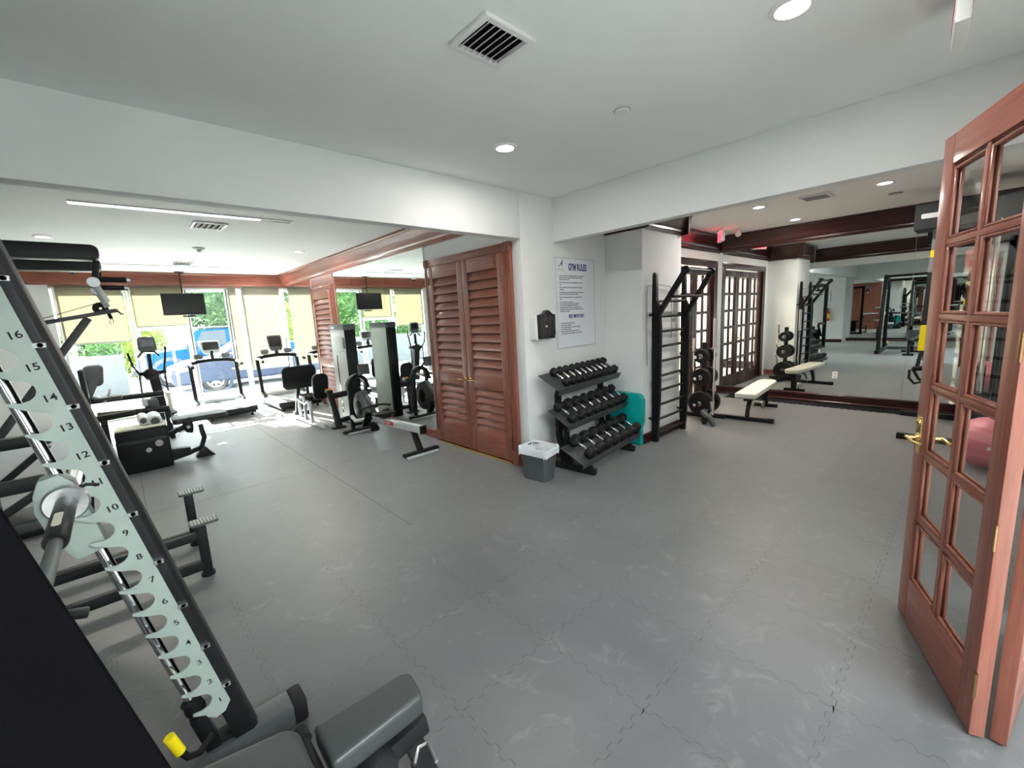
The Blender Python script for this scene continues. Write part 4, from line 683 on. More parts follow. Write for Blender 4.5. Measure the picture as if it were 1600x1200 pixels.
for y in (1.905, 0.655):
    MB().cyl(S(0.20, -0.145, y), S(2.30, -0.145, y), 0.016, n=16).build('guide_rod', 'chrome', sm)
    MB().bar(S(0.12, -0.150, y), S(0.30, -0.150, y), 0.05, 0.07, (0, 1, 0)).build('rod_foot', 'black', sm, 0.006); MB().bar(S(0.13, -0.17, y), S(0.10, -0.02, y), 0.06, 0.06, (0, 1, 0)).build('gusset', 'satin', sm, 0.004)
    MB().lathe([(0.018, 0), (0.03, 0), (0.034, 0.02), (0.03, 0.05), (0.034, 0.06), (0.018, 0.07)], S(0.30, -0.145, y), U_, 16).build('rubber_stop', 'rubber', sm)
# near upright carries a deep black side panel
MB().prism([(-0.34, 0.09), (0.0, 0.09), (0.0, 2.36), (-0.34, 2.36)], S(0, 0, 0.603), V_, U_, (0, -1, 0), 0.012).build('side_panel', 'matte', sm, 0.004)
# bar with carriages
bc = AY(97, 810, 1.70); bx, bz = bc.x, bc.z; yb = lambda y: y - 1.28
MB().cyl((bx, yb(0.42), bz), (bx, yb(2.10), bz), 0.0145, n=16).build('bar', 'grey', sm); MB().cyl((bx, yb(2.0), bz), (bx, yb(2.36), bz), 0.025).build('bar_sleeve', 'chrome', sm); MB().cyl((bx, yb(0.56), bz), (bx, yb(0.18), bz), 0.025).build('bar_sleeve', 'chrome', sm)
for ya_, yb_ in ((1.50, 1.87), (0.73, 1.00)):
    MB().lathe([(0, 0), (0.021, 0), (0.025, 0.01), (0.025, (yb_ - ya_) - 0.03), (0.019, yb_ - ya_), (0, yb_ - ya_)], (bx, yb(ya_), bz), (0, 1, 0), 18).build('twist_grip', 'black', sm)
    ym = ya_ + 0.12; MB().prism(rrect(0.018, 0.11, 0.008, 4), (bx + 0.0, yb(ym), bz + 0.0245), (1, 0, 0), (0, 1, 0), (0, 0, 1), 0.002).build('grip_window', 'cream', sm)
    h0 = V(bx, yb(yb_ - 0.01), bz); MB().path([h0, h0 + V(0.02, 0, 0.03), h0 + V(0.05, 0, 0.045), h0 + V(0.08, 0, 0.035)], 0.012, 0.022, (0, 1, 0)).build('safety_hook', 'black', sm, 0.003)
for y in (1.905, 0.655):
    sc = (bz) * un; c_ = S(sc, -0.15, y)
    MB().prism([(-0.05, -0.16), (0.03, -0.16), (0.035, -0.05), (0.035, 0.08), (0.015, 0.12), (-0.035, 0.12), (-0.06, 0.08), (-0.075, 0.03), (-0.075, -0.05)], c_ - V(0, 0.035, 0), V_, U_, (0, 1, 0), 0.07).build('carriage', 'sage', sm, 0.010)
    MB().lathe([(0.02, 0), (0.05, 0), (0.055, 0.006), (0.055, 0.02), (0.045, 0.03), (0.02, 0.03)], (bx, c_.y - 0.065, bz), (0, 1, 0), 24).build('bearing', 'steel', sm)
# base and rear frame
for y in (1.905, 0.65):
    MB().box((-1.35, yb(y) - 0.055, 0.0), (0.34 if y > 1 else 0.10, yb(y) + 0.055, 0.10)).build('base_rail', 'grey', sm, 0.012); MB().box((0.335 if y > 1 else 0.095, yb(y) - 0.058, 0.0), (0.392 if y > 1 else 0.152, yb(y) + 0.058, 0.104)).build('end_cap', 'rubber', sm, 0.014)
    MB().bar((-1.15, yb(y), 0.10), (-1.05, yb(y), 2.22), 0.09, 0.09, (0, 1, 0)).build('rear_upright', 'satin', sm, 0.008); MB().path([(-1.06, yb(y), 1.75), (-0.95, yb(y), 2.05), (-0.72, yb(y), 2.24), (-0.30, yb(y), 2.31)], 0.09, 0.08, (0, 1, 0)).build('top_arch', 'satin', sm, 0.008)
    MB().bar((-1.05, yb(y), 2.26), (-0.26, yb(y), 2.31), 0.07, 0.07).build('top_rail', 'satin', sm, 0.006)
    for z in (0.55, 0.95, 1.35): MB().cyl((-1.12, yb(y), z), (-1.12, yb(y) + (0.30 if y > 1 else -0.30), z), 0.024).build('storage_peg', 'chrome', sm)
MB().bar((-1.30, yb(0.6), 0.05), (-1.30, yb(1.95), 0.05), 0.1, 0.09).build('rear_beam', 'grey', sm, 0.008); MB().bar((-1.05, yb(0.65), 2.2), (-1.05, yb(1.905), 2.2), 0.08, 0.08).build('top_beam', 'satin', sm, 0.006); MB().bar((-0.30, yb(0.65), 2.30), (-0.30, yb(1.905), 2.30), 0.07, 0.07).build('top_beam', 'satin', sm, 0.006)
# safety crank with yellow knob
k0, k1, k2, k3 = AY(330, 1148, 1.80), AY(312, 1176, 1.74), AY(295, 1183, 1.72), AY(282, 1175, 1.72); yl_ = AY(264, 1152, 1.72)
O2 = V(0, 1.28, 0)
MB().tube([k0 - O2, k1 - O2, k2 - O2, k3 - O2], 0.011).build('stop_crank', 'black', sm); MB().cyl(k3 - O2, yl_ - O2, 0.0165).build('crank_grip', 'yellow', sm)
pl = thing('weight_plate', 'black weight plate stored on the smith machine peg', 'weight plate', (-1.12, 2.08, 0.55)); MB().lathe([(0.026, -0.03), (0.05, -0.03), (0.16, -0.02), (0.2, -0.03), (0.21, 0), (0.2, 0.03), (0.16, 0.02), (0.05, 0.03), (0.026, 0.03), (0.026, -0.03)], (0, 0, 0), (0, 1, 0), 30).build('disc', 'rubber', pl); MB().lathe([(0.025, -0.032), (0.04, -0.032), (0.04, 0.032), (0.025, 0.032), (0.025, -0.032)], (0, 0, 0), (0, 1, 0), 20).build('hub_ring', 'steel', pl)

# adjustable bench inside the smith machine
zs = 0.50; c1, c2, c3, c4 = AZ(489, 1132, zs), AZ(624, 1051, zs), AZ(660, 1086, zs), AZ(519, 1195, zs)
bn = thing('adjustable_bench', 'charcoal padded adjustable bench standing inside the smith machine', 'bench', ((c1.x + c2.x) / 2, (c1.y + c4.y) / 2, 0)); bo = V(*bn.location)
def padp(pts, z, th, name, m='vinyl', bev=0.02):
    return MB().prism([(p.x - bo.x, p.y - bo.y) for p in pts], (0, 0, z - th), (1, 0, 0), (0, 1, 0), (0, 0, 1), th).build(name, m, bn, bev, 3)
padp([c1, c2, V(c2.x + 0.03, c2.y - 0.02, 0), V(c3.x + 0.01, c3.y + 0.03, 0), c3, c4], zs, 0.075, 'seat_pad')
cyb = (c1.y + c4.y) / 2 - bo.y; b0 = c1.x - bo.x - 0.05
for k in (0,):
    tl_ = R(-12); bk = MB(); Lk = 0.82; wk = 0.26
    bk.prism(rrect(Lk, wk, 0.05), (b0 - Lk / 2 * math.cos(tl_), cyb, zs - 0.075 - Lk / 2 * math.sin(tl_)), (math.cos(tl_), 0, math.sin(tl_)), (0, 1, 0), (-math.sin(tl_), 0, math.cos(tl_)), 0.075).build('back_pad', 'vinyl', bn, 0.02, 3)
MB().cyl((b0 + 0.025, cyb - 0.12, zs - 0.05), (b0 + 0.025, cyb + 0.13, zs - 0.05), 0.014).cyl((b0 + 0.025, cyb + 0.10, zs - 0.05), (b0 + 0.025, cyb + 0.14, zs - 0.05), 0.022).build('pivot', 'satin', bn)
MB().bar((b0 - 0.7, cyb, 0.20), (0.18, cyb, 0.34), 0.07, 0.07).build('spine', 'satin', bn, 0.006); MB().bar((0.12, cyb, 0.33), (0.20, cyb, 0.04), 0.06, 0.06, (0, 1, 0)).build('leg', 'satin', bn, 0.005); MB().bar((b0 - 0.68, cyb, 0.22), (b0 - 0.72, cyb, 0.04), 0.06, 0.06, (0, 1, 0)).build('leg', 'satin', bn, 0.005)
MB().bar((0.20, cyb - 0.12, 0.03), (0.20, cyb + 0.12, 0.03), 0.06, 0.05).build('foot_bar', 'satin', bn, 0.005); MB().bar((b0 - 0.72, cyb - 0.24, 0.03), (b0 - 0.72, cyb + 0.24, 0.03), 0.06, 0.05).build('foot_bar', 'satin', bn, 0.005); MB().bar((0, cyb, zs - 0.08), (-0.02, cyb, 0.30), 0.06, 0.08, (0, 1, 0)).build('seat_post', 'satin', bn, 0.005); MB().bar((b0 - 0.4, cyb, zs - 0.06), (b0 - 0.35, cyb, 0.24), 0.05, 0.06, (0, 1, 0)).build('back_support', 'satin', bn, 0.005)
hr = AZ(600, 1188, 0.38) - bo; MB().lathe([(0.02, -0.07), (0.052, -0.07), (0.058, -0.06), (0.058, 0.06), (0.052, 0.07), (0.02, 0.07)], (hr.x - 0.02, cyb - 0.03, 0.36), (0, 1, 0), 22).build('foam_roller', 'rubber', bn)
h1, h2, h3, h4 = [AZ(x, y, 0.36) - bo for x, y in ((648, 1195), (654, 1168), (668, 1160), (682, 1190))]
MB().tube([h1, h2, h3, h4], 0.0055, 8).build('wire_handle', 'steel', bn)

# ------------------------------------------------------------------ assisted pull-up and dip machine
cd = thing('chin_dip_machine', 'black assisted pull-up machine with diamond plate steps and padded overhead arms', 'pull-up machine', (-0.4, 3.85, 0))
def Q(x, y, z): return V(x + 0.4, y - 3.85, z)
for k, (y, zst) in enumerate(((3.55, 0.40), (4.15, 0.45))):
    MB().bar(Q(0.255, y, 0.0), Q(0.255, y, zst - 0.02), 0.055, 0.06, (1, 0, 0)).build('step_post', 'satin', cd, 0.012); MB().cyl(Q(0.255, y, 0), Q(0.255, y, 0.02), 0.042).build('foot', 'rubber', cd)
    st = MB().prism(rrect(0.165, 0.12, 0.02), Q(0.275, y, zst - 0.016), (1, 0, 0), (0, 1, 0), (0, 0, 1), 0.016).build('step', 'grey', cd, 0.003)
    gr = MB()
    for i in range(8):
        for j in range(6): gr.cbox(Q(0.275 - 0.065 + i * 0.0186, y - 0.045 + j * 0.018, zst + 0.001), (0.012, 0.011, 0.003), Matrix.Rotation(R(45 if (i + j) % 2 else -45), 3, 'Z'))
    g = gr.build('tread', 'steel', st); g.parent = st
    MB().bar(Q(0.24, y, 0.085), Q(-1.25, y, 0.085), 0.055, 0.07).build('base_rail', 'satin', cd, 0.01)
    if k == 0: MB().bar(Q(0.24, y, 0.30), Q(-0.55, y, 0.30), 0.05, 0.055).build('step_brace', 'satin', cd, 0.01)
    MB().prism(rrect(1.25, 0.088, 0.035), Q(0.013 - 0.625, y - 0.05, 2.183), (1, 0, 0), (0, 0, 1), (0, 1, 0), 0.10).build('overhead_arm', 'bvinyl', cd, 0.012)
    hb = AY(143, 440, y); MB().bar(Q(-0.005, y, 2.14), Q(-0.03, y, 2.02), 0.03, 0.045, (0, 1, 0)).build('handle_bracket', 'satin', cd, 0.004)
    MB().cyl(Q(-0.035, y - 0.08, 2.01), Q(-0.035, y + 0.07, 2.01), 0.026).build('handle', 'rubber', cd); MB().cyl(Q(-0.035, y - 0.10, 2.01), Q(-0.035, y - 0.08, 2.01), 0.028).build('handle_cap', 'steel', cd)
    MB().cyl(Q(-0.02, y + 0.02, 2.035), Q(0.115, y + 0.02, 2.035), 0.016).build('grip', 'rubber', cd); MB().cyl(Q(0.112, y + 0.02, 2.035), Q(0.13, y + 0.02, 2.035), 0.018).build('grip_cap', 'steel', cd)
    MB().cyl(Q(-0.03, y + 0.0, 2.0), Q(0.005, y - 0.0, 1.90), 0.017).build('angled_grip', 'lgrey', cd)
    zd = 0.90 if k == 0 else 1.05
    MB().bar(Q(-0.40, y, zd), Q(-1.1, y, zd), 0.07, 0.075).build('dip_arm', 'satin', cd, 0.012); MB().bar(Q(-0.42, y + 0.02, zd - 0.05), Q(-1.05, y + 0.05, 0.45), 0.04, 0.06, (0, 1, 0)).build('brace', 'satin', cd, 0.006)
    MB().bar(Q(-1.2, y, 0.1), Q(-1.2, y, 2.2), 0.10, 0.10, (0, 1, 0)).build('column', 'satin', cd, 0.01)
MB().bar(Q(-1.2, 3.5, 2.18), Q(-1.2, 4.2, 2.18), 0.1, 0.09).build('top_beam', 'satin', cd, 0.01); MB().bar(Q(-1.2, 3.5, 0.08), Q(-1.2, 4.2, 0.08), 0.1, 0.09).build('base_beam', 'satin', cd, 0.01)
MB().prism(rrect(0.42, 0.34, 0.06), Q(-0.50, 3.85, 0.58), (1, 0, 0), (0, 1, 0), (0, 0, 1), 0.07).build('knee_pad', 'vinyl', cd, 0.02, 3); MB().bar(Q(-0.62, 3.85, 0.57), Q(-1.15, 3.85, 0.40), 0.07, 0.07).build('knee_arm', 'satin', cd, 0.006)
for k in range(10): MB().box(Q(-1.42, 3.70, 0.16 + 0.05 * k), Q(-1.28, 4.0, 0.203 + 0.05 * k)).build('weight_slab', 'black', cd, 0.004)

# ------------------------------------------------------------------ pulley tower
YP = 5.5; pt = thing('pulley_tower', 'black cable pulley tower with slanted top arm and hanging carabiner', 'cable machine', (-0.95, YP, 0)); po = V(-0.95, YP, 0)
P5 = lambda px, py: AY(px, py, YP) - po
MB().bar((0, 0, 0.05), (0, 0, 2.0), 0.10, 0.10, (1, 0, 0)).build('column', 'satin', pt, 0.01); MB().bar((-0.35, 0, 0.045), (0.55, 0, 0.045), 0.1, 0.09).build('base_bar', 'satin', pt, 0.01); MB().bar((0, -0.4, 0.045), (0, 0.4, 0.045), 0.1, 0.09).build('base_bar', 'satin', pt, 0.01)
a_, b_ = P5(72, 504), P5(182, 485); d_ = (b_ - a_).normalized(); MB().bar(a_ - d_ * 0.62, b_, 0.05, 0.036, (0, 0, 1)).build('top_arm', 'grey', pt, 0.006)
s0, s1 = P5(138, 497), P5(97, 552); MB().bar(s0, s1 + (s1 - s0).normalized() * 0.9, 0.06, 0.075, (0, 1, 0)).build('strut', 'grey', pt, 0.012)
w_ = P5(157, 482); MB().lathe([(0.01, -0.012), (0.05, -0.012), (0.056, -0.006), (0.05, 0), (0.056, 0.006), (0.05, 0.012), (0.01, 0.012)], w_, (0, 1, 0), 24).build('pulley', 'rubber', pt)
MB().tube([w_ + V(-0.01, 0, 0.05), P5(70, 497) + V(0, 0, 0.0), V(-0.05, 0, P5(70, 497).z - 0.16)], 0.0035, 6).build('cable', 'satin', pt); k_ = P5(170, 490); e_ = P5(174, 498); MB().cyl(k_, e_, 0.014).build('cable_stop', 'rubber', pt)
ca = [P5(x, y) for x, y in ((174, 497), (171, 504), (174, 507), (178, 504), (175, 497))]; MB().tube(ca, 0.004, 6).build('carabiner', 'steel', pt)
MB().tube([P5(181, 483), P5(186, 488), P5(190, 491), P5(193, 490)], 0.007, 8).build('hook', 'satin', pt)
for k in range(12): MB().box((-0.30, -0.12, 0.12 + 0.045 * k), (-0.08, 0.12, 0.16 + 0.045 * k)).build('weight_slab', 'black', pt, 0.003)
for y in (-0.07, 0.07): MB().cyl((-0.19, y, 0.1), (-0.19, y, 1.7), 0.011).build('guide_rod', 'chrome', pt)
MB().prism(rrect(0.30, 0.34, 0.05), (0.62, 0, 0.46), (1, 0, 0), (0, 1, 0), (0, 0, 1), 0.07).build('seat', 'vinyl', pt, 0.02, 3); MB().bar((0.55, 0, 0.05), (0.60, 0, 0.46), 0.07, 0.07, (0, 1, 0)).build('seat_post', 'satin', pt, 0.006)

# ------------------------------------------------------------------ leg curl machine
YL = 6.85; lo_ = AY(205, 742, YL); hi_ = AY(265, 662, YL); lc = thing('leg_curl_machine', 'black leg curl machine with cream topped weight box and silver rollers', 'leg machine', (0.12, YL, 0)); lq = V(0.12, YL, 0)
P6 = lambda px, py, dy=0: AY(px, py, YL + dy) - lq
x0, x1 = -0.28, P6(268, 700).x; zt_ = P6(265, 664).z
MB().box((x0, 0, 0.02), (x1, 0.34, zt_)).build('weight_box', 'black', lc, 0.02, 3); MB().box((x0 + 0.012, 0.012, zt_), (x1 - 0.012, 0.328, zt_ + 0.022)).build('box_lid', 'cream', lc, 0.012)
MB().box((x0 + 0.02, -0.006, zt_ - 0.16), (x1 - 0.03, 0.004, zt_ - 0.12)).build('slot', 'screen', lc)
for px, py, r_ in ((249, 692, 0.04), (233, 703, 0.028)):
    c_ = P6(px, py); MB().lathe([(0, -0.012), (r_ * 0.35, -0.012), (r_ * 0.4, -0.006), (r_ * 0.75, -0.006), (r_ * 0.8, -0.012), (r_, -0.010), (r_, 0.003)], (c_.x, 0, c_.z), (0, -1, 0), 22).lathe([(0, 0.0115), (r_, 0.0095), (r_, 0)], (c_.x, 0, c_.z), (0, -1, 0), 22).build('pulley_cover', 'lgrey', lc)
for px, py, r_ in ((241, 655, 0.075), (223, 655, 0.055)):
    c_ = P6(px, py, 0.30); MB().lathe([(0.02, -0.20), (r_ * 0.9, -0.20), (r_, -0.19), (r_, 0.19), (r_ * 0.9, 0.20), (0.02, 0.20)], (c_.x, 0.34, c_.z), (0, 1, 0), 26).build('roller_pad', 'silver', lc); MB().lathe([(0, -0.205), (r_ * 0.62, -0.205), (r_ * 0.62, -0.195)], (c_.x, 0.34, c_.z), (0, 1, 0), 22).build('roller_cap', 'grey', lc)
a0, a1, a2 = P6(268, 682), P6(288, 671), P6(300, 665); MB().path([a0 + V(-0.02, 0.16, 0), a1 + V(0, 0.16, 0), a2 + V(0, 0.16, 0)], 0.05, 0.06).build('lever_arm', 'satin', lc, 0.006); MB().prism([(-0.05, 0.10), (0.04, 0.12), (0.06, 0.0), (0.04, -0.10), (-0.03, -0.08), (-0.06, 0.0)], P6(296, 668) + V(0, 0.10, 0), (1, 0, 0), (0, 0, 1), (0, 1, 0), 0.04).build('cam', 'satin', lc, 0.015); MB().lathe([(0, 0.012), (0.02, 0.012), (0.024, 0)], P6(296, 669) + V(0, 0.10, 0), (0, -1, 0), 18).build('cam_bolt', 'lgrey', lc)
MB().prism(rrect(0.62, 0.36, 0.05), P6(318, 658) + V(0.0, 0.34, -0.02), (1, 0, 0), (0, 1, 0), (0, 0, 1), 0.07).build('seat_pad', 'vinyl', lc, 0.02, 3)
f_ = P6(318, 668, 0.0); MB().path([(f_.x, 0.30, f_.z), (f_.x + 0.02, 0.30, f_.z * 0.55), (f_.x - 0.03, 0.30, 0.12), (f_.x - 0.2, 0.30, 0.07), (x1 - 0.05, 0.30, 0.07)], 0.06, 0.055, (0, 1, 0)).build('frame_leg', 'satin', lc, 0.008); MB().prism([(-0.11, 0), (0.11, 0), (0.05, 0.07), (0.02, 0.13), (-0.03, 0.13)], (f_.x, 0.20, 0.0), (1, 0, 0), (0, 0, 1), (0, 1, 0), 0.16).build('foot', 'satin', lc, 0.01); MB().prism([(-0.10, 0.06), (0.12, 0.10), (0.12, 0.20), (-0.10, 0.22)], (x1 + 0.08, 0.06, 0.0), (1, 0, 0), (0, 0, 1), (0, 1, 0), 0.12).build('frame_joint', 'satin', lc, 0.01)
MB().bar(P6(170, 660, .3) + V(-0.3, 0.36, 0), P6(212, 650, .3) + V(0, 0.36, 0), 0.12, 0.07).build('frame_arm', 'satin', lc, 0.01)

# ------------------------------------------------------------------ seated leg press
lp = thing('leg_press', 'black seated leg press with pale weight tower before the mirrors', 'leg press', (2.5, 7.6, 0)); lo = V(2.5, 7.6, 0)
L_ = lambda x, y, z: V(x, y, z) - lo
fy = 8.3
MB().prism(rrect(0.58, 0.42, 0.09), L_(2.385, fy, 0.785), (1, 0, 0), (0, -0.12, 1), (0, 1, 0), 0.05).build('foot_plate', 'bvinyl', lp, 0.012)
MB().bar(L_(2.36, fy + 0.04, 0.70), L_(2.30, 8.42, 0.12), 0.06, 0.07, (0, 1, 0)).build('plate_support', 'satin', lp, 0.006); MB().bar(L_(2.50, fy + 0.04, 0.66), L_(2.52, 8.42, 0.12), 0.05, 0.06, (0, 1, 0)).build('plate_support', 'satin', lp, 0.006)
MB().prism(rrect(0.25, 0.44, 0.09), L_(2.42, 7.42, 0.69), (1, 0, 0), (0, -0.16, 1), (0, -1, 0), 0.085).build('back_pad', 'bvinyl', lp, 0.025, 3); MB().prism(rrect(0.14, 0.20, 0.02), L_(2.45, 7.335, 0.70), (1, 0, 0), (0, -0.16, 1), (0, -1, 0), 0.02).build('back_bracket', 'satin', lp, 0.006)
MB().prism(rrect(0.30, 0.40, 0.06), L_(2.36, 7.72, 0.46), (1, 0, 0), (0, 1, 0), (0, 0, 1), 0.075).build('seat_pad', 'bvinyl', lp, 0.02, 3)
MB().path([L_(2.50, 7.22, 0.62), L_(2.50, 7.16, 0.45), L_(2.52, 7.12, 0.25), L_(2.54, 7.06, 0.03)], 0.09, 0.09, (1, 0, 0)).build('front_post', 'satin', lp, 0.01); MB().box(L_(2.42, 6.99, 0), L_(2.64, 7.11, 0.025)).build('foot', 'satin', lp, 0.006)
MB().bar(L_(2.50, 7.20, 0.60), L_(2.50, 7.48, 0.62), 0.07, 0.06).build('seat_slide', 'silver', lp, 0.008); MB().box(L_(2.47, 7.22, 0.632), L_(2.535, 7.30, 0.65)).build('adjuster', 'orange', lp, 0.004)
MB().bar(L_(2.52, 7.16, 0.53), L_(2.85, 7.16, 0.55), 0.08, 0.09).build('cross_beam', 'satin', lp, 0.008); MB().bar(L_(2.56, 7.10, 0.11), L_(2.85, 7.12, 0.13), 0.08, 0.07).build('lower_beam', 'satin', lp, 0.008)
for x in (2.26, 2.40): MB().bar(L_(x, 8.48, 0.06), L_(x + 0.06, 7.10, 0.06), 0.05, 0.05).build('base_rail', 'silver', lp, 0.008)
for y in (7.55, 7.85, 8.15): MB().bar(L_(2.28, y, 0.06), L_(2.28, y, 0.44), 0.045, 0.045, (1, 0, 0)).build('seat_leg', 'silver', lp, 0.006)
MB().tube([L_(2.20, 7.95, 0.44), L_(2.20, 7.60, 0.40), L_(2.22, 7.48, 0.46)], 0.016).build('side_handle', 'silver', lp)
MB().box(L_(2.26, 8.42, 0.0), L_(2.58, 8.54, 0.14)).build('rear_foot', 'satin', lp, 0.01)
tx, ty0, ty1, th = 2.77, 6.98, 7.62, 1.70
for x in (tx - 0.004, tx + 0.166): MB().box(L_(x, ty0 + 0.02, 0.03), L_(x + 0.018, ty1 - 0.02, th - 0.02)).build('shroud', 'shroud', lp, 0.006)
for y in (ty0, ty1 - 0.05): MB().box(L_(tx, y, 0), L_(tx + 0.18, y + 0.05, th)).build('tower_post', 'black', lp, 0.01)
MB().box(L_(tx - 0.012, ty0 - 0.005, th - 0.10), L_(tx + 0.192, ty1 + 0.005, th)).build('tower_cap', 'grey', lp, 0.015)
MB().box(L_(tx - 0.008, ty0 + 0.12, 1.25), L_(tx - 0.004, ty1 - 0.14, 1.50)).build('placard', 'lgrey', lp, 0.001); MB().box(L_(tx - 0.016, ty0 + 0.40, th - 0.07), L_(tx - 0.011, ty0 + 0.52, th - 0.04)).build('brand_plate', 'white', lp, 0.001); MB().box(L_(tx - 0.009, ty0 + 0.04, 1.30), L_(tx - 0.004, ty0 + 0.10, 1.48)).build('pin_tag', 'black', lp)
MB().box(L_(tx - 0.007, ty0 + 0.40, 0.15), L_(tx - 0.004, ty0 + 0.43, 1.18)).build('pin_slot', 'screen', lp)
for k in range(14): MB().box(L_(tx + 0.02, ty0 + 0.08, 0.08 + 0.055 * k), L_(tx + 0.16, ty1 - 0.08, 0.128 + 0.055 * k)).build('weight_slab', 'black', lp, 0.004)

# ------------------------------------------------------------------ rowing machine
rw = thing('rowing_machine', 'rowing machine with silver rail and black flywheel in front of the mirrors', 'rowing machine', (2.66, 5.6, 0)); ro = V(2.66, 5.6, 0)
W2 = lambda x, y, z: V(x, y, z) - ro
MB().bar(W2(2.38, 6.48, 0.045), W2(2.93, 6.48, 0.045), 0.07, 0.05).build('front_foot', 'satin', rw, 0.012); MB().bar(W2(2.44, 6.44, 0.018), W2(2.90, 6.44, 0.018), 0.05, 0.03).build('foot_pad', 'lgrey', rw, 0.008)
for x in (2.54, 2.80): MB().bar(W2(x, 6.48, 0.05), W2(x, 6.46, 0.72), 0.05, 0.06, (1, 0, 0)).build('front_leg', 'satin', rw, 0.012)
arch = [(0.15 * math.cos(R(a)), 0.15 * math.sin(R(a))) for a in range(0, 181, 15)]
MB().path([W2(2.67 + x, 6.46, 0.70 + y * 1.35) for x, y in arch], 0.06, 0.10, (0, 1, 0)).build('housing_hood', 'black', rw, 0.01)
MB().lathe([(0.02, -0.06), (0.20, -0.06), (0.24, -0.04), (0.25, 0), (0.24, 0.04), (0.20, 0.06), (0.02, 0.06)], W2(2.67, 6.34, 0.42), (1, 0, 0), 34).build('flywheel_cage', 'grey', rw); MB().lathe([(0, -0.07), (0.10, -0.07), (0.12, -0.055), (0.12, 0.055), (0.10, 0.07), (0, 0.07)], W2(2.67, 6.34, 0.42), (1, 0, 0), 26).build('hub', 'satin', rw)
MB().path([W2(2.67, 6.30, 0.66), W2(2.67, 6.12, 0.50), W2(2.67, 5.96, 0.33)], 0.10, 0.10, (1, 0, 0)).build('chain_tube', 'grey', rw, 0.02); MB().tube([W2(2.67, 6.40, 0.74), W2(2.67, 5.9, 0.46)], 0.004, 6).build('chain', 'steel', rw)
MB().tube([W2(2.50, 6.36, 0.30), W2(2.47, 6.16, 0.26), W2(2.54, 6.0, 0.30), W2(2.67, 5.97, 0.32)], 0.028, 10).build('side_guard', 'lgrey', rw)
MB().tube([W2(2.44, 5.92, 0.47), W2(2.55, 5.86, 0.50), W2(2.67, 5.84, 0.515), W2(2.79, 5.86, 0.50), W2(2.92, 5.92, 0.46)], 0.015, 10).build('handle', 'rubber', rw); MB().bar(W2(2.67, 5.92, 0.47), W2(2.67, 5.84, 0.51), 0.05, 0.03).build('handle_holder', 'black', rw, 0.006)
for x in (2.53, 2.81):
    MB().bar(W2(x, 5.98, 0.20), W2(x, 5.84, 0.42), 0.10, 0.03, (0, 1, 0.6)).build('foot_rest', 'black', rw, 0.008); MB().path([W2(x - 0.06, 5.90, 0.30), W2(x - 0.03, 5.84, 0.36), W2(x + 0.03, 5.84, 0.36), W2(x + 0.06, 5.90, 0.30)], 0.04, 0.01).build('foot_strap', 'bstrap', rw)
MB().bar(W2(2.60, 5.92, 0.24), W2(2.60, 5.80, 0.16), 0.12, 0.05).build('foot_board', 'black', rw, 0.01); MB().bar(W2(2.67, 6.4, 0.30), W2(2.67, 5.95, 0.29), 0.07, 0.09).build('front_frame', 'satin', rw, 0.01)
MB().bar(W2(2.67, 6.0, 0.285), W2(2.67, 4.60, 0.345), 0.075, 0.095).build('rail', 'silver', rw, 0.008); MB().bar(W2(2.67, 4.602, 0.345), W2(2.67, 4.575, 0.346), 0.085, 0.105).build('rail_cap', 'black', rw, 0.004)
MB().bar(W2(2.631, 5.58, 0.303), W2(2.631, 5.30, 0.315), 0.002, 0.06).build('red_decal', 'red', rw, label='red decal on the rail'); text('INDOOR ROWER', 0.045, 'lgrey', rw, W2(2.6315, 5.28, 0.302), (0, -1, 0.043), (0, 0, 1)); text('concept 2', 0.045, 'white', rw, W2(2.6295, 5.57, 0.292), (0, -1, 0.043), (0, 0, 1))
MB().prism(rrect(0.30, 0.20, 0.07), W2(2.67, 5.62, 0.395), (1, 0, 0), (0, 1, 0), (0, 0, 1), 0.045).build('seat', 'bvinyl', rw, 0.018, 3); MB().box(W2(2.61, 5.55, 0.355), W2(2.73, 5.69, 0.395)).build('seat_carriage', 'black', rw, 0.006)
MB().bar(W2(2.67, 4.86, 0.32), W2(2.67, 4.70, 0.06), 0.055, 0.07, (1, 0, 0)).build('rear_leg', 'satin', rw, 0.008); MB().bar(W2(2.42, 4.68, 0.045), W2(2.92, 4.68, 0.045), 0.07, 0.045).build('rear_foot', 'satin', rw, 0.01); MB().bar(W2(2.44, 4.65, 0.018), W2(2.9, 4.65, 0.018), 0.05, 0.03).build('foot_pad', 'lgrey', rw, 0.006)
MB().path([W2(2.67, 6.44, 0.86), W2(2.67, 6.30, 0.98), W2(2.67, 6.18, 1.0)], 0.03, 0.03, (1, 0, 0)).build('monitor_arm', 'satin', rw, 0.004); MB().cbox(W2(2.67, 6.16, 1.02), (0.17, 0.03, 0.16), Matrix.Rotation(R(-15), 3, 'X')).build('monitor', 'grey', rw, 0.01)

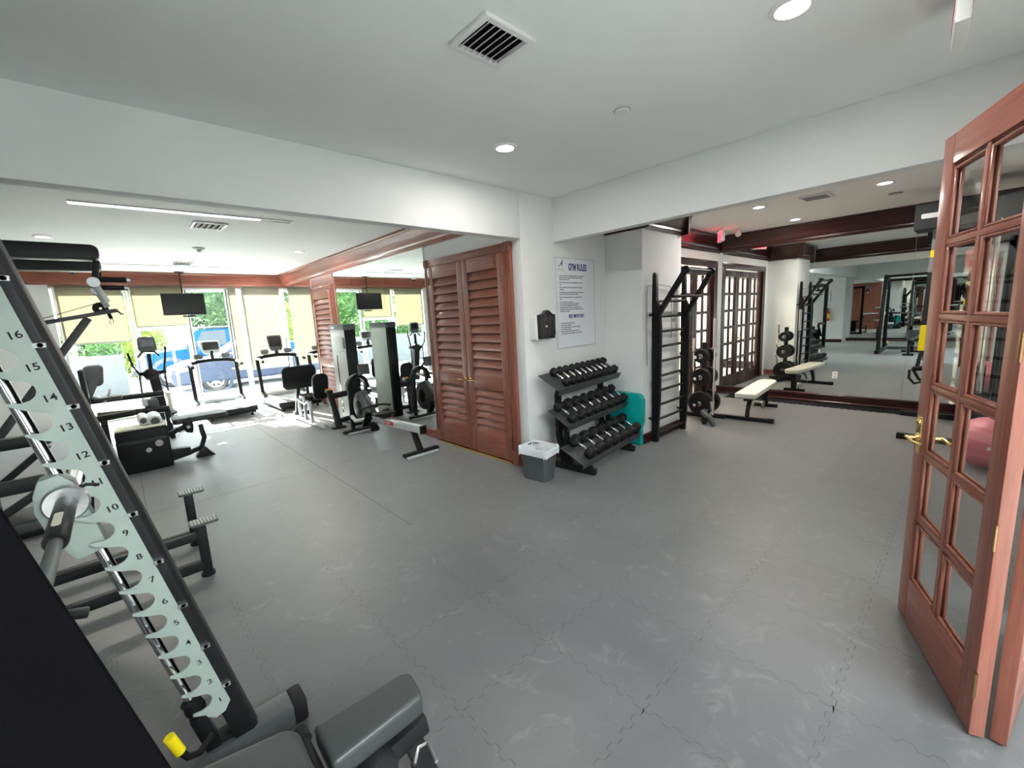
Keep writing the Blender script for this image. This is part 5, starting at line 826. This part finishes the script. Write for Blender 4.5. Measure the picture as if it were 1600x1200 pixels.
# ------------------------------------------------------------------ treadmills
def treadmill(x, y, label, tall, rz=0.0, m1='silver'):
    t = thing('treadmill', label, 'treadmill', (x, y, 0), rz, 'treadmills facing the windows')     # origin: middle of the rear end
    MB().box((-0.27, 0.03, 0.16), (0.27, 1.35, 0.19)).build('belt', 'vinyl', t, 0.01)
    for s in (-1, 1):
        MB().box((s * 0.27, 0.0, 0.13), (s * 0.43, 1.42, 0.205)).build('side_rail', m1, t, 0.012); MB().path([(s * 0.41, 1.05, 0.20), (s * 0.41, 1.30, 0.30), (s * 0.41, 1.40, 1.02)], 0.06, 0.07, (1, 0, 0)).build('upright', 'satin', t, 0.012)
        MB().tube([(s * 0.41, 1.40, 1.03), (s * 0.42, 1.15, 1.04), (s * 0.42, 0.92, 1.0)], 0.026, 12).build('hand_rail', m1, t); MB().cyl((s * 0.42, 0.94, 1.003), (s * 0.42, 0.86, 0.99), 0.03).build('rail_end', 'rubber', t); MB().cyl((s * 0.34, 0.10, 0.0), (s * 0.34, 0.10, 0.14), 0.018).cyl((s * 0.34, 0.10, 0.0), (s * 0.34, 0.10, 0.015), 0.032).build('foot', 'rubber', t)
    MB().box((-0.43, -0.02, 0.10), (0.43, 0.03, 0.19)).build('rear_bumper', 'satin', t, 0.018); MB().box((-0.40, 0.02, 0.06), (0.40, 1.5, 0.13)).build('deck_frame', 'satin', t, 0.01)
    MB().prism([(1.30, 0.04), (1.30, 0.26), (1.42, 0.32), (1.72, 0.28), (1.80, 0.20), (1.80, 0.04)], (-0.42, 0, 0), (0, 1, 0), (0, 0, 1), (1, 0, 0), 0.84).build('motor_hood', m1, t, 0.03, 3)
    MB().path([(-0.41, 1.38, 1.04), (-0.25, 1.36, 1.075), (0, 1.35, 1.09), (0.25, 1.36, 1.075), (0.41, 1.38, 1.04)], 0.07, 0.075, (0, 0, 1)).build('cross_bar', 'black', t, 0.018)
    for s in (-1, 1): MB().prism(rrect(0.16, 0.11, 0.04), (s * 0.24, 1.42, 1.16), (1, 0, 0), (0, 0.5, 0.86), (0, -0.86, 0.5), 0.04).build('tray', 'grey', t, 0.01)
    w_, h_ = (0.30, 0.36) if tall else (0.36, 0.27); zc = 1.36
    cs = MB().prism([(-w_ * 0.35, -h_ / 2), (w_ * 0.35, -h_ / 2), (w_ * 0.46, -h_ * 0.25), (w_ / 2, h_ * 0.40), (w_ * 0.44, h_ / 2), (-w_ * 0.44, h_ / 2), (-w_ / 2, h_ * 0.40), (-w_ * 0.46, -h_ * 0.25)], (0, 1.40, zc), (1, 0, 0), (0, 0.25, 0.968), (0, 0.968, -0.25), 0.05).build('console', 'grey' if tall else 'lgrey', t, 0.014)
    MB().prism(rrect(w_ * 0.78, h_ * 0.62, 0.03), (0, 1.398, zc + h_ * 0.10), (1, 0, 0), (0, 0.25, 0.968), (0, -0.968, 0.25), 0.004).build('display', 'screen', cs); MB().prism(rrect(w_ * 0.2, 0.03, 0.012), (0, 1.398, zc - h_ * 0.33), (1, 0, 0), (0, 0.25, 0.968), (0, -0.968, 0.25), 0.006).build('stop_button', 'black', cs)
    MB().bar((0, 1.38, 1.10), (0, 1.43, zc - h_ * 0.3), 0.10, 0.06, (1, 0, 0)).build('console_neck', 'satin', t, 0.01)
    return t
treadmill(1.49, 9.62, 'silver treadmill with wide pale console beside the elliptical', False); treadmill(2.68, 9.40, 'treadmill with tall dark console next to the mirror wall', True)

# ------------------------------------------------------------------ elliptical trainer
el = thing('elliptical_trainer', 'black elliptical trainer with moving handles in front of the windows', 'elliptical trainer', (0.44, 10.35, 0)); EY = 10.35; eo = V(0.44, EY, 0)
E_ = lambda px, py, dy=0: AY(px, py, EY + dy) - eo
a, b = E_(212, 527), E_(246, 548)
MB().prism([(a.x + 0.02, b.z), (b.x - 0.02, b.z), (b.x, b.z + 0.05), (b.x - 0.01, a.z - 0.03), (b.x - 0.04, a.z), (a.x + 0.04, a.z), (a.x + 0.01, a.z - 0.03), (a.x, b.z + 0.05)], (0, -0.02, 0), (1, 0, 0), (0, 0, 1), (0, 1, 0), 0.07).build('console', 'grey', el, 0.015); MB().box((a.x + 0.04, -0.025, b.z + 0.09), (b.x - 0.04, -0.019, a.z - 0.04)).build('display', 'screen', el)
n0, n1 = E_(232, 552), E_(236, 578); MB().bar(n0, n1 + V(0, 0, -0.05), 0.06, 0.05, (0, 1, 0)).build('neck', 'satin', el, 0.008)
MB().tube([E_(215, 559), E_(222, 550), E_(232, 549), E_(242, 550), E_(249, 556)], 0.018, 8).build('fixed_grip', 'satin', el)
hb = E_(237, 585); MB().lathe([(0, -0.10), (0.09, -0.09), (0.12, -0.04), (0.13, 0.02), (0.10, 0.08), (0.05, 0.11), (0, 0.12)], hb, (0, 0, 1), 22).build('hub_cover', 'black', el)
MB().bar(E_(218, 585), E_(260, 580), 0.07, 0.07, (0, 1, 0)).build('pivot_bar', 'black', el, 0.01); MB().bar(hb + V(0.02, 0, 0), V(hb.x + 0.08, 0.0, 0.10), 0.15, 0.17, (0, 1, 0)).build('mast', 'black', el, 0.02)
for pts, low, dy in (([(199, 552), (203, 562), (208, 573), (218, 585)], [(218, 585), (221, 610), (224, 628)], -0.05), ([(258, 541), (258, 556), (257, 570), (257, 580)], [(257, 580), (262, 605), (267, 632)], -0.05)):
    MB().tube([E_(x, y, dy) for x, y in pts], 0.018, 10).build('moving_handle', 'rubber', el); MB().tube([E_(x, y, dy) for x, y in low], 0.014, 10).build('link_arm', 'satin', el)
for s, x in ((-1, -0.18), (1, 0.14)):
    MB().bar((x, -0.06, 0.30), (x, -0.85, 0.22), 0.06, 0.06).build('pedal_arm', 'satin', el, 0.01); MB().prism(rrect(0.16, 0.36, 0.05), (x, -0.55, 0.275), (1, 0, 0), (0, 1, 0.1), (0, 0, 1), 0.035).build('pedal', 'rubber', el, 0.01)
MB().bar((0, -0.95, 0.05), (0, 0.55, 0.05), 0.10, 0.08).build('base_beam', 'silver', el, 0.012); MB().bar((-0.30, -0.95, 0.03), (0.30, -0.95, 0.03), 0.08, 0.06).build('stabiliser', 'satin', el, 0.012); MB().bar((-0.30, 0.55, 0.03), (0.30, 0.55, 0.03), 0.08, 0.06).build('stabiliser', 'satin', el, 0.012)
MB().lathe([(0, -0.10), (0.24, -0.09), (0.28, -0.05), (0.28, 0.05), (0.24, 0.09), (0, 0.10)], (0.0, 0.25, 0.36), (1, 0, 0), 28).build('flywheel_cover', 'grey', el)

# ------------------------------------------------------------------ horizontal sled machine beside the elliptical
SY = 9.0; sl = thing('sled_machine', 'low exercise machine with two long dark rails and padded backrest', 'exercise machine', (-0.1, SY, 0)); so = V(-0.1, SY, 0)
S_ = lambda px, py, dy=0: AY(px, py, SY + dy) - so
r0, r1 = S_(132, 629, 0.25), S_(256, 614, 0.25); MB().cyl(r0, r1, 0.045).build('rail', 'satin', sl); r2, r3 = S_(152, 650), S_(268, 638); MB().cyl(r2, r3, 0.052).build('rail', 'satin', sl)
MB().cbox((r1 + r3) / 2 + V(0.02, 0, 0), (0.05, 0.36, 0.30)).build('end_plate', 'cream', sl, 0.012); MB().cbox((r0 + r2) / 2 + V(-0.03, 0, 0), (0.06, 0.36, 0.30)).build('end_plate', 'satin', sl, 0.012)
c_ = S_(236, 630, 0.12); MB().cbox(c_, (0.18, 0.22, 0.13)).build('carriage_box', 'grey', sl, 0.015); c2_ = S_(226, 629, 0.0); MB().cbox(c2_, (0.07, 0.06, 0.12)).build('carriage_clamp', 'lgrey', sl, 0.01)
MB().bar(V(r2.x + 0.06, 0.0, 0), V(r2.x + 0.06, 0.0, r2.z), 0.08, 0.08, (0, 1, 0)).build('leg', 'satin', sl, 0.01); MB().bar(V(r3.x - 0.06, 0.0, 0), V(r3.x - 0.06, 0.0, r3.z), 0.08, 0.08, (0, 1, 0)).build('leg', 'satin', sl, 0.01); MB().bar(V(r3.x - 0.06, -0.25, 0.03), V(r3.x - 0.06, 0.35, 0.03), 0.07, 0.06).build('foot_bar', 'satin', sl, 0.01); MB().bar(V(r2.x + 0.06, -0.25, 0.03), V(r2.x + 0.06, 0.35, 0.03), 0.07, 0.06).build('foot_bar', 'satin', sl, 0.01)
b1_, b2_ = S_(128, 578), S_(142, 638); MB().bar(b1_ + V(-0.02, 0.05, 0), b2_ + V(-0.02, 0.05, 0), 0.34, 0.06, (1, 0, 0.2)).build('backrest', 'bvinyl', sl, 0.02, 3)
b3_, b4_ = S_(142, 570), S_(150, 600); MB().prism(rrect(0.24, 0.34, 0.07), (b3_ + b4_) / 2 + V(-0.02, 0.35, -0.05), (1, 0, 0), (0.12, 0, 1), (0, 1, 0), 0.08).build('headrest', 'grey', sl, 0.03, 3); MB().bar((b3_ + b4_) / 2 + V(0, 0.38, -0.1), r0 + V(0.02, 0.1, 0), 0.10, 0.08, (0, 1, 0)).build('back_post', 'grey', sl, 0.015)
MB().tube([S_(163, 628, 0.2), S_(170, 616, 0.2), S_(172, 608, 0.2)], 0.016, 8).build('side_handle', 'silver', sl); MB().prism(rrect(0.36, 0.34, 0.06), S_(168, 624, 0.12) + V(0, 0, 0), (1, 0, 0), (0, 1, 0), (0, 0, 1), 0.05).build('seat', 'vinyl', sl, 0.015, 3)

# ------------------------------------------------------------------ hanging television
TY = 11.3; q = [AY(x, y, TY) for x, y in ((250, 458), (318.5, 458.5), (256, 493), (323, 491))]; xa, xb = (q[0].x + q[2].x) / 2, (q[1].x + q[3].x) / 2; zb_, zt2 = (q[2].z + q[3].z) / 2, (q[0].z + q[1].z) / 2
tv = thing('television', 'flat black television hanging from the ceiling before the windows', 'television', ((xa + xb) / 2, TY, zb_)); hw = (xb - xa) / 2; hh = zt2 - zb_
MB().box((-hw, 0, 0), (hw, 0.045, hh)).build('case', 'black', tv, 0.006); MB().box((-hw + 0.012, -0.002, 0.02), (hw - 0.012, 0.001, hh - 0.012)).build('screen', 'screen', tv)
MB().cyl((0.01, 0.09, hh * 0.5), (0.01, 0.09, CEIL - zb_), 0.016).build('pole', 'satin', tv); MB().box((-0.12, 0.045, hh * 0.3), (0.14, 0.10, hh * 0.7)).build('bracket', 'satin', tv, 0.004); MB().box((-0.07, 0.03, CEIL - zb_ - 0.012), (0.09, 0.15, CEIL - zb_)).build('ceiling_plate', 'satin', tv); MB().box((-0.05, 0.0, -0.045), (0.16, 0.06, -0.012)).build('speaker_bar', 'black', tv, 0.006)

# ------------------------------------------------------------------ cars outside
def wheel(par, x, y, z, r, sd):
    w_ = MB().lathe([(r * 0.62, -0.10), (r * 0.9, -0.11), (r, -0.08), (r, 0.08), (r * 0.9, 0.11), (r * 0.62, 0.10)], (x, y, z), (0, 1, 0), 34).build('tyre', 'tyre', par)
    h = MB(); yy = y + sd * 0.085
    h.lathe([(r * 0.55, 0.0), (r * 0.64, 0.0), (r * 0.64, 0.02), (r * 0.55, 0.02), (r * 0.55, 0.0)], (x, yy, z), (0, sd, 0), 30); h.lathe([(0, 0.03), (r * 0.14, 0.028), (r * 0.16, 0)], (x, yy, z), (0, sd, 0), 16)
    for k in range(8): an = k * math.pi / 4; h.bar((x + r * 0.1 * math.cos(an), yy + sd * 0.012, z + r * 0.1 * math.sin(an)), (x + r * 0.6 * math.cos(an), yy + sd * 0.012, z + r * 0.6 * math.sin(an)), r * 0.17, 0.02, (0, 1, 0))
    h.build('alloy_rim', 'hub', w_); MB().lathe([(0, 0), (r * 0.6, 0)], (x, y + sd * 0.05, z), (0, sd, 0), 24).build('wheel_well', 'satin', w_)
def car(name, label, paint, loc, low, top, wx, wr, win, Wd, arch='tyre'):
    t = thing(name, label, 'car', loc); n = len(low)
    MB().prism(low, (0, -Wd / 2, 0), (1, 0, 0), (0, 0, 1), (0, 1, 0), Wd).build('body', paint, t, 0.07, 3)
    b = MB(); n = len(top); cz = sum(p[1] for p in top) / n
    zl, zh2 = min(p[1] for p in top), max(p[1] for p in top)
    def ins(z): return 0.10 + 0.16 * (z - zl) / (zh2 - zl)
    b.add([(x, -Wd / 2 + ins(z), z) for x, z in top] + [(x, Wd / 2 - ins(z), z) for x, z in top], [tuple(range(n)), tuple(reversed(range(n, 2 * n)))] + [(j, n + j, n + (j + 1) % n, (j + 1) % n) for j in range(n)]); b.build('cabin', paint, t, 0.03, 2)
    for w_ in win:
        MB().add([(x, -Wd / 2 + ins(z) - 0.006, z) for x, z in w_] + [(x, -Wd / 2 + ins(z) + 0.01, z) for x, z in w_], [tuple(range(len(w_))), tuple(reversed(range(len(w_), 2 * len(w_))))] + [(j, len(w_) + j, len(w_) + (j + 1) % len(w_), (j + 1) % len(w_)) for j in range(len(w_))]).build('side_window', 'carglass', t)
    for x in wx:
        for s in (-1, 1):
            wheel(t, x, s * (Wd / 2 - 0.12), wr, wr, s)
        MB().lathe([(wr * 1.06, -0.012), (wr * 1.32, -0.012), (wr * 1.36, 0.02), (wr * 1.06, 0.02), (wr * 1.06, -0.012)], (x, -Wd / 2 + 0.0, wr), (0, 1, 0), 34).build('wheel_arch', arch, t)
    return t
gz = -0.06
g = car('car', 'slate grey sedan with silver alloy wheels parked outside the windows', 'greycar', (2.02 - 0.95, 15.1 + 0.8, gz), [(0.0, 0.28), (-0.06, 0.5), (0.0, 0.72), (0.5, 0.90), (1.3, 0.98), (4.2, 1.0), (4.62, 0.9), (4.7, 0.5), (4.6, 0.26)], [(1.0, 0.93), (1.75, 1.40), (3.3, 1.43), (4.15, 0.98)], (0.95, 3.75), 0.34, [[(1.35, 1.0), (1.85, 1.35), (2.45, 1.38), (2.5, 1.0)], [(2.58, 1.0), (2.54, 1.38), (3.2, 1.37), (3.7, 1.02)]], 1.8, 'greycar')
MB().prism([(0, 0), (0.42, 0.08), (0.40, 0.17), (0.12, 0.12)], (0.02, -0.885, 0.62), (1, 0, 0), (0, 0, 1), (0, -1, 0), 0.03).build('headlight', 'silver', g, 0.008); MB().box((1.4, -0.93, 0.60), (4.3, -0.895, 0.64)).build('side_moulding', 'silver', g, 0.006); MB().cbox((1.45, -0.98, 1.03), (0.12, 0.18, 0.12)).build('wing_mirror', 'greycar', g, 0.03)
bl = car('car', 'bright blue off-road vehicle with grey fender flares parked behind the sedan', 'bluecar', (0.45, 18.6, gz), [(0.05, 0.45), (0.0, 0.7), (0.05, 1.12), (1.35, 1.24), (4.35, 1.26), (4.4, 0.5), (4.2, 0.42)], [(1.25, 1.22), (1.62, 1.82), (4.3, 1.86), (4.38, 1.22)], (0.78, 3.45), 0.42, [[(1.55, 1.27), (1.78, 1.75), (2.45, 1.78), (2.45, 1.27)], [(2.55, 1.27), (2.55, 1.78), (3.3, 1.79), (3.3, 1.27)], [(3.4, 1.27), (3.4, 1.79), (4.2, 1.8), (4.25, 1.27)]], 1.85, 'grey')
MB().box((-0.15, -0.85, 0.48), (0.05, 0.85, 0.66)).build('bumper', 'grey', bl, 0.03); MB().lathe([(0, 0.02), (0.10, 0.02), (0.11, 0)], (0.0, -0.6, 0.98), (-1, 0, 0), 20).build('headlight', 'silver', bl); MB().cbox((1.5, -1.02, 1.32), (0.14, 0.2, 0.2)).build('wing_mirror', 'greycar', bl, 0.03); MB().box((1.7, -0.72, 1.86), (4.2, 0.72, 1.91)).build('hard_top', 'grey', bl, 0.02); MB().box((1.3, -0.935, 0.42), (4.2, -0.90, 0.5)).build('side_step', 'grey', bl, 0.01)

# ------------------------------------------------------------------ planter, hedge and trees outside
struct('wall_planter', MB().box((-9, 17.2, gz), (0.15, 17.5, AY(150, 557, 17.2).z)), 'planter', 0.02)
def foliage(name, label, mat_, c, rx, ry, rz_, n, size, seed, trunk=None, cat='hedge', group=None):
    rnd = random.Random(seed); t = thing(name, label, cat, (c[0], c[1], gz), 0, group); b = MB()
    for i in range(n):
        a, zz, rr = rnd.uniform(0, 2 * math.pi), rnd.uniform(-1, 1), rnd.uniform(0.55, 1) ** 0.4
        q_ = math.sqrt(1 - zz * zz); p = V(rx * rr * q_ * math.cos(a), ry * rr * q_ * math.sin(a), c[2] - gz + rz_ * rr * zz)
        if p.z < 0.05: continue
        d = V(rnd.gauss(0, 1), rnd.gauss(0, 1), rnd.gauss(0, 1)).normalized(); e = d.orthogonal().normalized(); s = size * rnd.uniform(0.6, 1.3)
        f_ = e.cross(d); b.add([p - d * s, p + e * s * 0.45 + f_ * s * 0.1, p + d * s, p - e * s * 0.45 + f_ * s * 0.1], [(0, 1, 2, 3)])
    me = bpy.data.meshes.new('foliage'); me.from_pydata(b.v, [], b.f); o = bpy.data.objects.new('foliage', me); COL.objects.link(o); o.parent = t; me.materials.append(MT[mat_]); o['kind'] = 'stuff'
    core = MB(); core.lathe([(0.001 + rx * 0.72 * math.sin(math.pi * i / 8), -rz_ * 0.72 * math.cos(math.pi * i / 8)) for i in range(9)], (0, 0, c[2] - gz), (0, 0, 1), 14)
    k = core.mesh('inner_mass'); [setattr(v.co, 'y', v.co.y * ry / rx) for v in k.vertices]; k.materials.append(MT[mat_]); o = bpy.data.objects.new('inner_mass', k); COL.objects.link(o); o.parent = t
    MB().cyl((0, 0, 0), (0.05, 0, max(0.4, c[2] - gz)), trunk or 0.08, (trunk or 0.08) * 0.6, 10).build('trunk', 'trunk', t)
for k in range(5): foliage('hedge_shrub', 'green hedge shrub behind the planter wall, ' + ['fifth', 'fourth', 'third', 'second', 'first'][k] + ' from the blue vehicle', 'leaf', (-4.9 + 1.14 * k, 18.3, 1.0), 0.53, 0.5, 1.05, 1500, 0.07, 11 + k, cat='shrub', group='hedge behind the planter wall')
foliage('lime_shrub', 'yellow green leafy shrub beyond the blue vehicle hood', 'leaf3', (0.75, 22.0, 1.5), 0.8, 0.7, 1.6, 2200, 0.09, 31, cat='shrub')
foliage('shade_tree', 'blue green spreading tree standing above the blue vehicle', 'leaf2', (4.5, 27.0, 3.6), 2.2, 1.8, 2.6, 4500, 0.15, 41, 0.2, cat='tree'); foliage('shade_tree', 'broad green tree behind the television and elliptical', 'leaf2', (0.1, 28.5, 3.0), 1.8, 1.6, 2.6, 3800, 0.15, 42, 0.2, cat='tree'); foliage('shade_tree', 'tall green tree seen beside the left cream shade', 'leaf', (-4.0, 24.0, 2.6), 2.2, 1.8, 2.4, 4200, 0.14, 43, 0.2, cat='tree')
foliage('flower_shrub', 'pale leafed low shrub behind the slate sedan', 'leaf3', (5.2, 23.0, 1.3), 1.0, 0.8, 1.3, 2000, 0.1, 44, cat='shrub')
